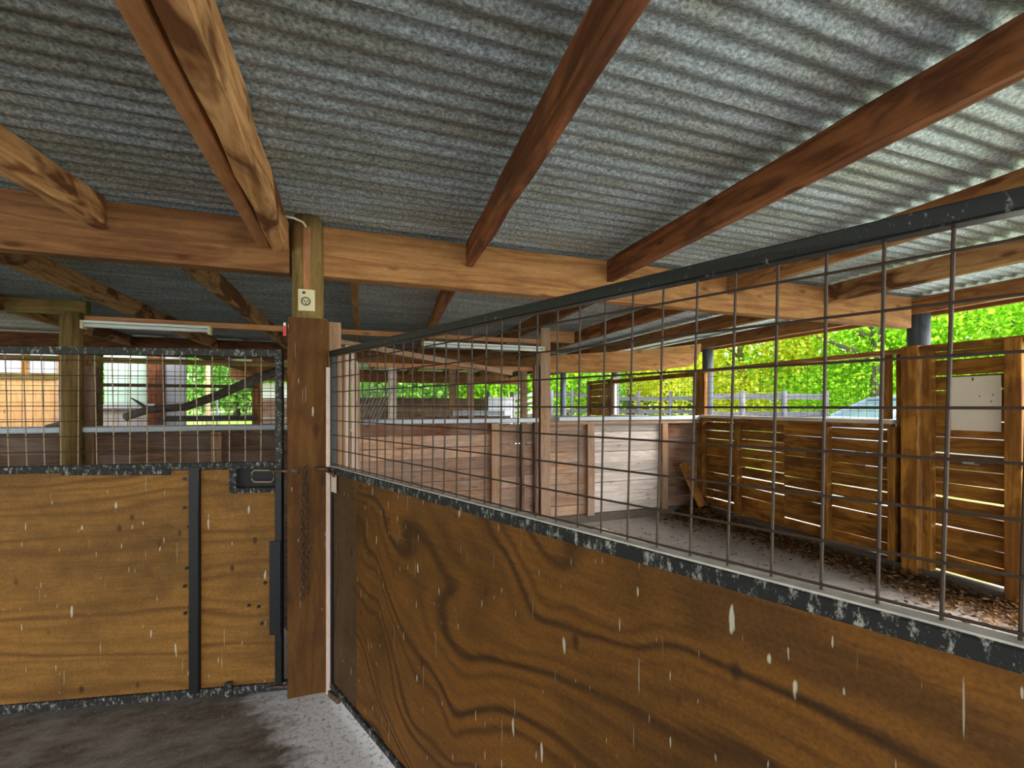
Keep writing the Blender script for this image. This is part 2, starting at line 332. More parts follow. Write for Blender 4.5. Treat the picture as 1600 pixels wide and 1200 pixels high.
def bar_mesh(Ln, w, h, mat, seg=1, ch=0.0, jit=0.0, var=0, sides=0):
    key = (round(Ln, 3), round(w, 4), round(h, 4), mat.name, seg, ch, jit, var, sides)
    if key in CACHE: return CACHE[key]
    rr = random.Random(hash(key[:3]) ^ (var*977)) if False else random.Random(int(Ln*1000)+int(w*1e4)+var*977)
    if sides: prof = [(math.cos(2*PI*k/sides)*w/2, math.sin(2*PI*k/sides)*h/2) for k in range(sides)]
    elif ch: 
        a, b = w/2, h/2
        prof = [(-a+ch, -b), (a-ch, -b), (a, -b+ch), (a, b-ch), (a-ch, b), (-a+ch, b), (-a, b-ch), (-a, -b+ch)]
    else: prof = [(-w/2, -h/2), (w/2, -h/2), (w/2, h/2), (-w/2, h/2)]
    n = len(prof); V = []; Fs = []
    for i in range(seg+1):
        x = -Ln/2 + Ln*i/seg
        dy, dz = (rr.uniform(-jit, jit), rr.uniform(-jit, jit)) if 0 < i < seg else (0, 0)
        for (y, z) in prof: V.append((x, y + dy + rr.uniform(-jit, jit)*0.6, z + dz*0.3 + rr.uniform(-jit, jit)*0.6))
    for i in range(seg):
        for k in range(n):
            a, b = i*n+k, i*n+(k+1) % n
            Fs.append((a, a+n, b+n, b))
    Fs.append(tuple(range(n))); Fs.append(tuple(reversed(range(seg*n, seg*n+n))))
    me = bpy.data.meshes.new('bar'); me.from_pydata(V, [], Fs); me.update(); me.materials.append(mat)
    if sides >= 8:
        me.polygons.foreach_set('use_smooth', [len(p.vertices) == 4 for p in me.polygons])
    CACHE[key] = me; return me
def frame_of(p0, p1, up):
    p0, p1 = Vector(p0), Vector(p1); d = (p1-p0); Ln = d.length; x = d/Ln
    up = Vector(up)
    if abs(x.dot(up.normalized())) > 0.95: up = Vector((0, 1, 0)) if abs(x.y) < 0.9 else Vector((0, 0, 1))
    y = up.cross(x).normalized(); z = x.cross(y)
    mm = Matrix((x, y, z)).transposed().to_4x4(); mm.translation = (p0+p1)/2
    return mm, Ln
def bar(name, p0, p1, w, h, mat, parent=None, up=(0, 0, 1), **kw):
    """a timber, rail or wire from p0 to p1: w across, h along 'up'"""
    mm, Ln = frame_of(p0, p1, up)
    o = bpy.data.objects.new(name, bar_mesh(Ln, w, h, mat, **kw)); link(o, parent); place(o, mm); return o
def box(name, x0, x1, y0, y1, z0, z1, mat, parent=None, **kw):
    """axis aligned box whose grain runs along its longest side"""
    dx, dy, dz = x1-x0, y1-y0, z1-z0; cx, cy, cz = (x0+x1)/2, (y0+y1)/2, (z0+z1)/2
    if dx >= dy and dx >= dz: return bar(name, (x0, cy, cz), (x1, cy, cz), dy, dz, mat, parent, **kw)
    if dy >= dz: return bar(name, (cx, y0, cz), (cx, y1, cz), dx, dz, mat, parent, **kw)
    return bar(name, (cx, cy, z0), (cx, cy, z1), dx, dy, mat, parent, up=(0, 1, 0), **kw)
def bars_mesh(name, segs, mat, parent=None, sides=5, mw=None):
    """many thin wires joined as ONE part; segs = (p0, p1, diameter)"""
    V, Fs = [], []
    for p0, p1, d in segs:
        mm, Ln = frame_of(p0, p1, (0, 0, 1)); b = len(V)
        for e in (-Ln/2, Ln/2):
            for k in range(sides):
                V.append(mm @ Vector((e, math.cos(2*PI*k/sides)*d/2, math.sin(2*PI*k/sides)*d/2)))
        for k in range(sides):
            k2 = (k+1) % sides; Fs.append((b+k, b+sides+k, b+sides+k2, b+k2))
    return mesh_obj(name, V, Fs, mat, parent)
def tube(name, pts, rads, mat, parent=None, sides=10, closed=False):
    V, Fs = [], []; n = len(pts); pts = [Vector(p) for p in pts]
    if isinstance(rads, (int, float)): rads = [rads]*n
    for i, p in enumerate(pts):
        if closed: d = pts[(i+1) % n]-pts[i-1]
        else: d = pts[min(i+1, n-1)]-pts[max(i-1, 0)]
        q = d.to_track_quat('Z', 'Y')
        for k in range(sides): V.append(p + q @ Vector((math.cos(2*PI*k/sides)*rads[i], math.sin(2*PI*k/sides)*rads[i], 0)))
    for i in range(n if closed else n-1):
        j = (i+1) % n
        for k in range(sides):
            k2 = (k+1) % sides; Fs.append((i*sides+k, i*sides+k2, j*sides+k2, j*sides+k))
    if not closed: Fs.append(tuple(reversed(range(sides)))); Fs.append(tuple(range((n-1)*sides, n*sides)))
    return mesh_obj(name, V, Fs, mat, parent, smooth=True)

# ================================================================== SETTING
YB, XR = 5.15, 4.60          # back partition line, right wall plane
# floor and ground
fl = mesh_obj('floor', [(-9, -4, 0), (XR+0.08, -4, 0), (XR+0.08, 13.0, 0), (-9, 13.0, 0), (-9, -4, -0.12), (XR+0.08, -4, -0.12), (XR+0.08, 13.0, -0.12), (-9, 13.0, -0.12)],
              [(0, 1, 2, 3), (7, 6, 5, 4), (0, 4, 5, 1), (1, 5, 6, 2), (2, 6, 7, 3), (3, 7, 4, 0)], M['floor'])
tag(fl, kind='structure')
gx = np.linspace(-60, 70, 53); gy = np.linspace(-40, 90, 53)
def gh(x, y):
    dd = max(0.0, x-6, y-14, -10-x)
    return -0.10 + min(2.0, 0.048*max(0, dd-1))
GV, GF = [], []
for j, y in enumerate(gy):
    for i, x in enumerate(gx):
        dd = max(0.0, max(x-6, y-14, -10-x, 0)); h = gh(x, y) + 0.03*math.sin(x*0.5)*math.sin(y*0.4)*min(1, dd/4)
        GV.append((x, y, h))
for j in range(52):
    for i in range(52): GF.append((j*53+i, j*53+i+1, (j+1)*53+i+1, (j+1)*53+i))
tag(mesh_obj('ground', GV, GF, M['grass'], smooth=True), kind='structure')

# roof of corrugated iron: sheets as parts of the ceiling
ceil = setting('ceiling', (0, 0, 2.475))
def sheet_mesh(Lx, Wy, mat):
    n = int(round(Wy/0.076*6)); V = []; Fs = []
    for i in range(n+1):
        y = Wy*i/n; z = 0.009*math.cos(2*PI*y/0.076)
        V += [(0, y, z), (Lx/2, y, z), (Lx, y, z)]
    for i in range(n):
        for k in range(2): Fs.append((i*3+k, i*3+k+3, i*3+k+4, i*3+k+1))
    me = bpy.data.meshes.new('roof_sheet'); me.from_pydata(V, [], Fs); me.update(); me.materials.append(mat)
    me.polygons.foreach_set('use_smooth', [True]*len(me.polygons)); return me
rows = 23
for ci, (x0, x1) in enumerate(((-9.0, -6.0), (-6.05, -2.9), (-2.95, 0.75), (0.70, 5.15))):
    me = sheet_mesh(x1-x0, 0.076*10.5, M['iron'])
    for j in range(rows):
        if ci < 2 and j > 15: continue
        o = bpy.data.objects.new('roof_sheet', me); link(o, ceil)
        place(o, Matrix.Translation((x0, -4.2 + j*0.76, 2.490 + (0.0 if j % 2 == 0 else 0.0022) + 0.003*ci)))

# ------------------------------------------------------------------ main beams
YM = 2.62
def beam(label, p0, p1, w, h, mat, **kw):
    o = bar('beam', p0, p1, w, h, mat, **kw); return tag(o, label, 'beam', 'main cross beams under the iron roof')
beam('sawn cross beam running left from the main post under the iron roof', (-6.5, YM+.045, 2.335), (-0.335, YM+.045, 2.335), .09, .27, M['beam'], seg=14, ch=.004, jit=.003)
beam('long sawn cross beam from the main post to the dark round post at right', (-0.17, YM+.045, 2.335), (4.70, YM+.045, 2.335), .09, .27, M['beam_pale'], seg=14, ch=.004, jit=.003)
beam('dark reddish beam across the second bay, left of the main post', (-8, 7.62, 2.33), (-0.05, 7.62, 2.33), .09, .26, M['beam_dark'], seg=10, ch=.004, jit=.004)
beam('orange beam across the second bay, behind the mesh of the right gate', (0.0, 7.62, 2.33), (4.6, 7.62, 2.33), .09, .26, M['beam'], seg=10, ch=.004, jit=.004)
beam('mossy short beam on the far left round post', (-8, YB+.06, 2.40), (-2.35, YB+.06, 2.40), .08, .13, M['mossy'], seg=8, ch=.004, jit=.004)
beam('farthest beam above the weathered far board wall', (-2.9, 12.6, 2.30), (4.7, 12.6, 2.30), .1, .34, M['beam'], seg=10, jit=.004, ch=.003)
# deep beam with a rounded cut end on the back partition
pts = [(853, 556), (853, 582), (954, 582), (1040, 577), (1078, 572), (1090, 562), (1095, 548), (1096, 537), (1000, 547)]
pv = [unp(u, v, YB-0.06) for u, v in pts]; n = len(pv)
V = pv + [p + Vector((0, 0.07, 0)) for p in pv]
Fs = [tuple(range(n)), tuple(reversed(range(n, 2*n)))] + [((i+1) % n, i, i+n, (i+1) % n+n) for i in range(n)]
c0 = sum(pv, Vector())/n
o = mesh_obj('beam', [v-c0 for v in V], Fs, M['beam_pale'], mw=Matrix.Translation(c0))
tag(o, 'pale deep beam with a rounded cut end over the back partition', 'beam', 'main cross beams under the iron roof')
o = box('beam', 2.19, 2.62, YB-.02, YB+.05, 2.30, 2.44, M['rafter_pale']); tag(o, 'short flaky orange beam end on the middle partition post', 'beam', 'main cross beams under the iron roof')

# ------------------------------------------------------------------ rafters
def rafter(label, x0, y0, x1, y1, mat, w=.05, zt=2.474, h=.145, seg=12, jit=.004, var=0, g='rafters of the near bay'):
    o = bar('rafter', (x0, y0, zt-h/2), (x1, y1, zt-h/2), w, h, mat, seg=seg, ch=.005, jit=jit, var=var)
    return tag(o, label, 'rafter', g)
yb = YM-.003
rafter('scorched rafter ending on the beam near the left picture edge', -1.14, yb, -1.42, -0.6, M['rafter'], .06, jit=.006)
rafter('pale smooth rafter, left one of the pair at the main post', -0.455, yb, -0.42, -0.6, M['rafter_pale'], .06, h=.15)
rafter('rough knotty rafter, right one of the pair at the main post', -0.375, yb, -0.33, -0.6, M['rafter'], .075, h=.165, jit=.009)
rafter('reddish rafter, first one right of the main post', 0.64, yb, 0.47, -0.6, M['rafter_red'], .045, jit=.005)
rafter('dark red-brown rafter, second one right of the main post', 1.60, yb, 1.56, -0.6, M['rafter_red'], .05, jit=.006)
rafter('brown rafter partly behind the top rail of the right gate', 2.62, yb, 2.58, -0.6, M['beam'], .05, jit=.004)
rafter('knotty rafter seen above the right wire mesh, near the eave', 3.62, yb, 3.60, -0.6, M['rafter'], .05, jit=.004)
rafter('outermost near rafter along the eave beside the dark round post', 4.78, 4.0, 4.78, -0.6, M['beam'], .05, jit=.004)
ya, yz = YM+.09, 7.57; g2 = 'rafters of the second bay'
rafter('scorched second-bay rafter above the far left round post', -1.94, ya, -1.94, yz, M['rafter'], .06, g=g2)
rafter('scorched second-bay rafter between far left post and main post', -0.98, ya, -0.96, yz, M['rafter'], .06, g=g2)
rafter('dim second-bay rafter behind the short mossy beam', -2.95, ya, -2.95, yz, M['rafter'], .05, g=g2)
rafter('second-bay rafter just right behind the main post', -0.02, ya, 0.02, yz, M['beam'], .05, g=g2)
rafter('reddish second-bay rafter crossing the mesh top rail', 0.62, ya, 0.97, yz, M['rafter_red'], .05, g=g2)
rafter('dark brown second-bay rafter above the middle of the right gate', 1.80, ya, 1.90, yz, M['beam_dark'], .05, g=g2)
rafter('brown second-bay rafter meeting the short flaky beam end', 2.72, ya, 2.75, yz, M['rafter_red'], .05, g=g2)
rafter('light brown second-bay rafter over the deep pale beam', 3.73, ya, 3.73, yz, M['beam'], .05, g=g2)
rafter('second-bay eave rafter above the yellow trees', 4.78, 4.0, 4.78, 7.8, M['beam'], .05, g=g2)
for k in range(8): bar('rafter', (-2.6 + k*0.98, 7.68, 2.40), (-2.6 + k*0.98, 12.5, 2.40), .05, .145, M['beam_dark'], ceil, seg=2, jit=.002)
# eave boards
for y0, y1, nm in ((-0.8, 4.3, 'near'), (4.3, 12.8, 'far')):
    o = box('fascia_board', 5.02, 5.045, y0, y1, 2.33, 2.46, M['beam'], seg=6, jit=.003)
    tag(o, 'long %s fascia board under the roof edge at the eave' % nm, 'board')

# ------------------------------------------------------------------ main post
mp = thing('main_post', 'main post boxed in stained boards with a round top', 'post', (-0.24, 2.63, 0))
bar('round_top', (-0.246, 2.63, 1.9), (-0.246, 2.63, 2.50), .155, .155, M['post'], mp, sides=16, seg=6, jit=.002)
box('casing', -.335, -.145, 2.54, 2.72, 0, 1.955, M['casing'], mp, ch=.004)
box('side_stud', -.150, -.085, 2.68, 2.80, 0, 1.965, M['stud'], mp, ch=.003)
o = box('trim_1', -.150, -.130, 2.515, 2.539, 0, 1.70, M['white_wood']); tag(o, kind='structure')
# socket, conduit strip and cable on the post
so = thing('socket_box', 'cream power socket box on the round top of the main post', 'socket', (-0.246, 2.54, 2.03))
bp_ = box('back_plate', -.285, -.205, 2.530, 2.556, 1.99, 2.10, M['cream'], so, ch=.006)
tube('socket_ring', [(-.247+.020*math.cos(a), 2.527, 2.038+.020*math.sin(a)) for a in np.linspace(0, 2*PI, 17)[:-1]], .003, M['rust'], bp_, sides=6, closed=True)
for dx, dz in ((-.007, .004), (.007, .004), (0, -.008)): box('socket_slot', -.247+dx-.002, -.247+dx+.002, 2.527, 2.531, 2.036+dz-.005, 2.036+dz+.005, M['rubber'], bp_)
box('switch_toggle', -.262, -.250, 2.524, 2.531, 2.076, 2.088, M['rubber'], bp_)
o = box('cable_cover', -.262, -.227, 2.545, 2.562, 2.10, 2.43, M['rafter_pale'], ch=.002); tag(o, 'narrow wooden cable cover above the cream socket', 'cable cover')
o = tube('cable', [(-.345, 2.50, 2.452), (-.30, 2.51, 2.452), (-.262, 2.53, 2.445), (-.247, 2.54, 2.425)], .006, M['cream'], sides=8); tag(o, 'short cream cable from the paired rafters to the cable cover', 'cable')
rt = thing('red_tag', 'small red and white tag hanging beside the boxed post', 'tag', (-.345, 2.53, 1.90))
box('tag_plate', -.352, -.338, 2.524, 2.532, 1.855, 1.905, M['red'], rt); box('tag_top', -.350, -.340, 2.525, 2.533, 1.905, 1.922, M['white'], rt)

# ------------------------------------------------------------------ dark round post at the right wall
rp = thing('round_post', 'dark tarred round post under the eave right of the beam end', 'post', (4.85, 2.65, 0))
bar('post_shaft', (4.85, 2.65, 0), (4.85, 2.65, 2.42), .165, .165, M['slate'], rp, sides=16, seg=4, jit=.002)
bar('post_top', (4.85, 2.65, 2.42), (4.85, 2.65, 2.47), .16, .16, M['mossy'], rp, sides=16)
rp2 = thing('round_post', 'dark tarred round post behind the rounded beam end', 'post', (4.85, YB+.1, 0))
bar('post_shaft', (4.85, YB+.10, 0), (4.85, YB+.10, 2.42), .15, .15, M['slate'], rp2, sides=14, seg=3, jit=.002)
pE = thing('round_post', 'mossy round post of the back partition, left of the boxed post', 'post', (-2.43, YB, 0))
bar('post_shaft', (-2.405, YB-.075, 0), (-2.405, YB-.075, 2.33), .16, .16, M['post'], pE, sides=16, seg=6, jit=.003)
box('side_batten', -2.345, -2.27, YB-.02, YB+.06, 0, 1.86, M['stud'], pE)
for (x, y, lb) in ((4.78, 7.62, 'dark post at the far end of the long mesh window'), (4.78, 9.95, 'blue-black post beside the far slatted panel'), (4.75, 12.6, 'farthest corner post of the right wall')):
    o = bar('round_post', (x, y, 0), (x, y, 2.42), .15, .15, M['slate'], sides=12, seg=2, jit=.001); tag(o, lb, 'post')

# ------------------------------------------------------------------ right wall: boards, studs, rails, mesh windows
WR = setting('wall_right', (XR, 3.5, 0))
def board_run(par, y0, y1, z0, z1, pitch, mat, seed, x=XR+.075, thin=.62):
    rr = random.Random(seed); z = z0
    while z < z1-.03:
        gap = rr.choice((.0015, .004, .008, .010, .013)) if rr.random() < thin else .002
        t = min(z1, z+pitch*rr.uniform(.93, 1.07)); a, b = rr.uniform(-.004, .004), rr.uniform(-.004, .004)
        zc = (z+t)/2
        bar('board', (x+rr.uniform(-.003, .003), y0, zc+a), (x+rr.uniform(-.003, .003), y1, zc+b), .022, t-z-gap, mat, par, seg=2, jit=.0012, var=seed)
        z = t
secs = [(2.70, 3.33), (3.33, 3.86), (3.86, 4.48), (4.48, 5.13)]
for k, (a, b) in enumerate(secs): board_run(WR, a+.002, b-.002, .10, 1.30, .118, M['orange'], 11+k, thin=.8)
board_run(WR, 1.96, 2.46, .12, 1.96, .127, M['orange'], 31, thin=.85)
for y, w in ((2.715, .06), (3.33, .055), (4.48, .06), (5.10, .06)):
    box('stud', XR-.02, XR+.06, y-w/2, y+w/2, .03, 1.31, M['orange'], WR, ch=.003, seg=3, jit=.002)
box('post_board', XR-.04, XR+.06, 2.50, 2.625, 0, 2.02, M['orange'], WR, ch=.004, seg=3, jit=.002)
box('post_board', XR-.01, XR+.06, 2.42, 2.485, 0, 1.99, M['orange'], WR, ch=.004)
box('post_board', XR-.04, XR+.06, 1.86, 1.955, 0, 2.00, M['orange'], WR, ch=.004)
box('board', XR+.062, XR+.085, 2.60, 2.72, 0.02, 1.99, M['orange'], WR)
box('top_rail', XR-.02, XR+.09, 1.5, 2.495, 1.96, 2.015, M['orange'], WR, ch=.003, seg=4, jit=.002)
box('top_rail', XR-.01, XR+.06, 2.64, 5.12, 1.965, 2.01, M['beam'], WR, ch=.003, seg=5, jit=.002)
box('sill_board', XR-.06, XR+.12, 2.70, 5.10, 1.335, 1.372, M['grey_board'], WR, seg=5, jit=.002)
box('sill_rail', XR-.015, XR+.06, 2.72, 5.08, 1.285, 1.333, M['orange'], WR, seg=4, jit=.002)
box('bottom_kerb', XR-.03, XR+.10, 1.5, 5.13, 0.0, .10, M['kerb'], WR, seg=6, jit=.003)
def mesh_window(name, xa, y0, y1, z0, z1, dy, dz, dia, mat, frame=None, fw=.05):
    w = setting(name, (xa, (y0+y1)/2, z0))
    segs = []
    ny = int((y1-y0)/dy); nz = int((z1-z0)/dz)
    for i in range(ny+1): segs.append(((xa, y0+i*dy, z0), (xa+R.uniform(-.002, .002), y0+i*dy, z1), dia))
    for i in range(nz+1): segs.append(((xa+dia, y0, z0+i*dz), (xa+dia, y1, z0+i*dz), dia))
    bars_mesh('wire_mesh', segs, mat, w, sides=4)
    if frame:
        box('window_frame', xa-.02, xa+.03, y0-fw, y0, z0, z1, frame, w); box('window_frame', xa-.02, xa+.03, y1, y1+fw, z0, z1, frame, w)
    return w
mesh_window('window_1', XR+.03, 2.80, 5.05, 1.375, 1.965, .075, .075, .0035, M['wire'], M['orange'], .055)
# beyond the back partition: window, slatted panel, window
WX = 4.70
WR2 = setting('wall_right_far', (WX, 8, 0))
board_run(WR2, YB+.1, 12.5, 0.0, 1.28, .18, M['grey_board'], 51, x=WX+.02, thin=0)
board_run(WR2, 7.72, 8.50, 1.30, 1.98, .13, M['orange'], 52, x=WX+.02, thin=1)
box('stud', WX-.03, WX+.05, 7.52, 7.60, 0, 2.05, M['stud'], WR2); box('stud', WX-.03, WX+.05, 7.62, 7.72, 0, 2.0, M['red_board'], WR2)
box('stud', WX-.03, WX+.05, 8.46, 8.56, 0, 2.0, M['red_board'], WR2); box('stud', WX-.04, WX+.05, 5.22, 5.34, 1.28, 2.0, M['orange'], WR2)
box('top_rail', WX-.03, WX+.05, 5.25, 7.55, 1.93, 2.0, M['orange'], WR2); box('top_rail', WX-.03, WX+.05, 7.6, 8.56, 1.96, 2.02, M['orange'], WR2)
box('sill_board', WX-.06, WX+.08, 5.25, 7.55, 1.28, 1.33, M['white_wood'], WR2)
mesh_window('window_2', WX+.01, 5.34, 7.50, 1.33, 1.93, .075, .075, .004, M['wire'], M['white_wood'], .05)
mesh_window('window_3', WX+.01, 8.60, 9.88, 1.30, 2.2, .075, .075, .004, M['wire'])
# card, latch and leaning offcuts
cardo = thing('blank_card', 'blank cream board pinned to the slatted wall right of the post', 'card', (XR+.055, 2.16, 1.3))
cs_ = bar('card_sheet', (XR+.050, 2.16, 1.30), (XR+.050, 2.16, 1.735), .008, .305, M['card'], cardo, up=(0, 1, 0))
box('pin', XR+.040, XR+.047, 2.168, 2.176, 1.70, 1.725, M['rust'], cs_)
for dy, dz in ((.10, .22), (.085, .17), (.092, .11), (-.03, .21)): box('nail_mark', XR+.0435, XR+.0465, 2.11-dy*.6, 2.116-dy*.6, 1.36+dz, 1.37+dz, M['rubber'], cs_)
la = thing('hasp_latch', 'small rusty hasp on the slatted wall below the blank card', 'latch', (XR+.05, 2.15, 1.04))
box('hasp_plate', XR+.052, XR+.062, 2.14, 2.24, 1.03, 1.06, M['galv'], la); box('hasp_arm', XR+.040, XR+.052, 2.04, 2.16, 1.038, 1.052, M['rust'], la)

# ------------------------------------------------------------------ back partition (y = 5.15)
WB = setting('wall_back', (1.0, YB, 0))
def row_run(par, x0, x1, z0, z1, pitch, mat, seed, y=YB+.03):
    rr = random.Random(seed); z = z0
    while z < z1-.03:
        t = min(z1, z+pitch*rr.uniform(.93, 1.06)); zc = (z+t)/2
        bar('board', (x0, y+rr.uniform(-.004, .004), zc+rr.uniform(-.004, .004)), (x1, y+rr.uniform(-.004, .004), zc+rr.uniform(-.004, .004)), .022, t-z-rr.uniform(.003, .007), mat, par, seg=2, jit=.0015, var=seed)
        z = t
X = lambda u: unp(u, 700, YB).x
row_run(WB, -8.0, -2.50, .10, 1.24, .19, M['dark_board'], 61)
row_run(WB, -2.36, -1.2, .10, 1.24, .19, M['dark_board'], 62)
row_run(WB, -1.2, 0.0, .10, 1.24, .19, M['dark_board'], 63)
row_run(WB, 0.0, X(767), .10, 1.16, .135, M['brown_board'], 64)
row_run(WB, X(767), X(848), .10, 1.28, .135, M['brown_board'], 65)
row_run(WB, X(848), X(921), .10, 1.28, .135, M['brown_board'], 66)
row_run(WB, X(921), X(1036), .10, 1.28, .135, M['grey_board'], 67)
row_run(WB, X(1036), XR+.02, .10, 1.28, .135, M['red_board'], 68)
box('top_board', 0.0, X(767), YB-.005, YB+.02, 1.165, 1.29, M['red_board'], WB, seg=3, jit=.003)
for u, w, mt, zt in ((772, .09, 'stud', 1.29), (921, .10, 'stud', 1.29), (1036, .09, 'stud', 1.29), (1094, .08, 'orange', 2.0), (340, .09, 'stud', 1.24), (815, .03, 'dark_board', 1.29)):
    box('stud', X(u)-w/2, X(u)+w/2, YB-.05, YB+.018, .09, zt, M[mt], WB, ch=.003, seg=3, jit=.002)
box('top_rail', X(857), XR-.05, YB-.06, YB+.018, 1.262, 1.30, M['stud'], WB, seg=4, jit=.002)
box('bottom_kerb', -8, XR-.03, YB-.03, YB+.12, 0, .10, M['kerb'], WB, seg=12, jit=.003)
pd = thing('partition_post', 'square timber post in the middle of the back partition', 'post', (X(848), YB, 0))
box('post_timber', X(848)-.055, X(848)+.075, YB-.07, YB+.02, 0, 2.46, M['stud'], pd, ch=.004, seg=6, jit=.003)
box('post_batten', X(838)-.04, X(838)+.01, YB-.05, YB+.03, 0, 2.0, M['red_board'], pd)
for (x0, x1, z, lb) in ((-8.0, -2.36, 1.26, 'metal cap rail on the partition left of the mossy post'), (-2.35, 0.0, 1.26, 'bluish metal cap rail seen through the left gate mesh'), (0.0, X(838), 1.30, 'grey metal cap rail behind the right gate mesh'), (X(870), XR-.05, 1.31, 'whitish dented metal cap rail beside the yard corner')):
    o = box('cap_rail', x0, x1, YB-.08, YB+.09, z-.005, z+.052, M['galv'], seg=8, ch=.008, jit=.002); tag(o, lb, 'cap rail')
# hanging rail with fluorescent tubes
for (u0, u1, lb) in ((127, 445, 'left'), (529, 842, 'right')):
    a = unp(u0, 505, YB).x; b = unp(u1, 505, YB).x
    o = box('hanging_rail', a, b, YB-.06, YB-.01, 2.262, 2.315, M['rafter_pale'], seg=6, jit=.002, ch=.002)
    tag(o, 'thin timber rail %s of the boxed post carrying a white tube' % lb, 'rail')
for (u0, u1, lb, zz) in ((127, 330, 'white tube light under the thin rail, above the left gate', 2.245), (660, 850, 'white tube light under the thin rail behind the right gate', 2.20)):
    a = unp(u0, 515, YB-.1).x; b = unp(u1, 515, YB-.1).x
    t = thing('tube_light', lb, 'light', ((a+b)/2, YB-.08, zz))
    bar('tube', (a+.02, YB-.10, zz-.022), (b-.02, YB-.10, zz-.022), .036, .036, M['white'], t, sides=10)
    box('batten', a, b, YB-.12, YB-.065, zz, zz+.02, M['white'], t)
    for e in (a+.012, b-.012): box('end_cap', e-.012, e+.012, YB-.125, YB-.06, zz-.055, zz+.018, M['cream'], t)
# mesh panels above the partition
def mesh_panel(lb, x0, x1, z0, z1, y, dx, dz, dia, mat, fmat, top=.035):
    t = thing('mesh_panel', lb, 'mesh panel', ((x0+x1)/2, y, z0)); segs = []
    nx = int((x1-x0)/dx)
    for i in range(nx+1): segs.append(((x0+i*dx, y, z0), (x0+i*dx+R.uniform(-.004, .004), y, z1), dia))
    for i in range(int((z1-z0)/dz)+1): segs.append(((x0, y-dia, z0+i*dz), (x1, y-dia, z0+i*dz), dia))
    bars_mesh('wire_mesh', segs, mat, t, sides=4)
    box('top_rail', x0, x1, y-.02, y+.02, z1, z1+top, fmat, t, seg=4, jit=.002)
    return t
mesh_panel('fine mesh panel beyond the left gate, left of the mossy post', -5.2, -2.52, 1.305, 1.90, YB+.02, .075, .075, .0045, M['wire'], M['mossy'], .05)
mesh_panel('fine mesh panel beyond the left gate, right of the mossy post', -2.26, -0.35, 1.305, 1.90, YB+.02, .075, .075, .0045, M['wire'], M['mossy'], .05)
mesh_panel('fine mesh panel behind the right gate on the grey cap rail', 0.12, X(836), 1.345, 1.93, YB+.02, .075, .075, .004, M['wire'], M['rafter_pale'], .045)
o = bar('brace_timber', unp(529, 534, YB-.15), unp(800, 583, YB-.15), .04, .055, M['stud'], seg=4, jit=.002); tag(o, 'pale slanting timber behind the far end of the right gate', 'timber')
o = box('partition_post', unp(614, 600, YB).x-.045, unp(614, 600, YB).x+.045, YB+.05, YB+.13, 0, 1.96, M['grey_board'], seg=4, jit=.002); tag(o, 'whitish slim post behind the thin left part of the gate mesh', 'post')
# stall side seen edge-on behind the boxed post: upright boards and timbers
sd_ = thing('stall_divider', 'narrow stall side of upright pale boards right behind the boxed post', 'stall side', (-.02, 3.8, 0))
for k, (x, y, h) in enumerate(((-.075, 2.95, 1.85), (-.06, 3.3, 1.9), (-.055, 3.65, 1.82), (-.03, 4.0, 1.95), (-.02, 4.35, 1.88), (0.0, 4.7, 1.93), (.02, 5.0, 1.9))):
    box('upright_board', x-.011, x+.011, y-.13, min(y+.14, 5.06), 0.0, h, M['white_wood'] if k % 2 else M['stud'], sd_, seg=3, jit=.003)
# wire hay rack leaning over the partition
hr = thing('hay_rack', 'wire hay rack with slanting rods behind the thin end of the gate', 'hay rack', (.2, YB, 1.3))
for k in range(9):
    p0 = unp(548+k*5.2, 664-k*.6, YB-.12); p1 = unp(567+k*6.0, 606, YB-.42)
    bar('rod', p0, p1, .010, .010, M['galv'], hr, sides=5)
bar('rack_rail', unp(546, 664, YB-.12), unp(594, 658, YB-.12), .014, .014, M['galv'], hr, sides=6)
bar('rack_rail', unp(565, 606, YB-.42), unp(618, 606, YB-.42), .014, .014, M['galv'], hr, sides=6)

# third line (y = 7.6) and far wall (y = 12.6)
o = box('cap_rail', unp(706, 645, 7.6).x, unp(786, 645, 7.6).x, 7.52, 7.66, 1.33, 1.41, M['galv'], seg=4, jit=.002); tag(o, 'bluish rail of the next stall, seen through the gate mesh', 'cap rail')
WT = setting('wall_middle', (1, 7.6, 0))
row_run(WT, .1, unp(798, 640, 7.6).x, .0, 1.32, .2, M['red_board'], 71, y=7.62)
row_run(WT, -8, -0.2, .0, 1.20, .2, M['dark_board'], 72, y=7.62)
for u in (707, 735, 818): 
    p = unp(u, 600, 7.6).x; o = box('timber_post', p-.05, p+.05, 7.55, 7.65, 0, 2.2, M['stud'], seg=3, jit=.002)
    tag(o, {707: 'slim timber post of the second stall left of the iron gate', 735: 'timber post of the second stall behind the gate mesh centre', 818: 'timber post of the second stall beside the white slatted gate'}[u], 'post')
for u, lb in ((402, 'dark timber post in front of the far sheds'), (150, 'mossy timber post behind the far left round post'), (133, 'brown upright timber beside the far left round post')):
    p = unp(u, 600, 7.5).x; o = box('timber_post', p-.06, p+.06, 7.44, 7.54, 0, 2.2, M['mossy'] if u == 150 else M['beam'], seg=3, jit=.002); tag(o, lb, 'post')
o = box('cross_rail', unp(160, 603, 7.5).x, unp(402, 603, 7.5).x, 7.40, 7.44, 1.76, 1.80, M['rust']); tag(o, 'thin brown rail between the timber posts beyond the left gate', 'rail')
o = box('cross_rail', unp(255, 660, 7.5).x, unp(402, 655, 7.5).x, 7.40, 7.5, 1.28, 1.36, M['fence']); tag(o, 'grey sill rail in front of the bright lawn', 'rail')
WF = setting('wall_far', (1, 12.6, 0))
row_run(WF, unp(560, 640, 12.6).x, unp(762, 640, 12.6).x, 0, 1.72, .17, M['dark_board'], 81, y=12.62)
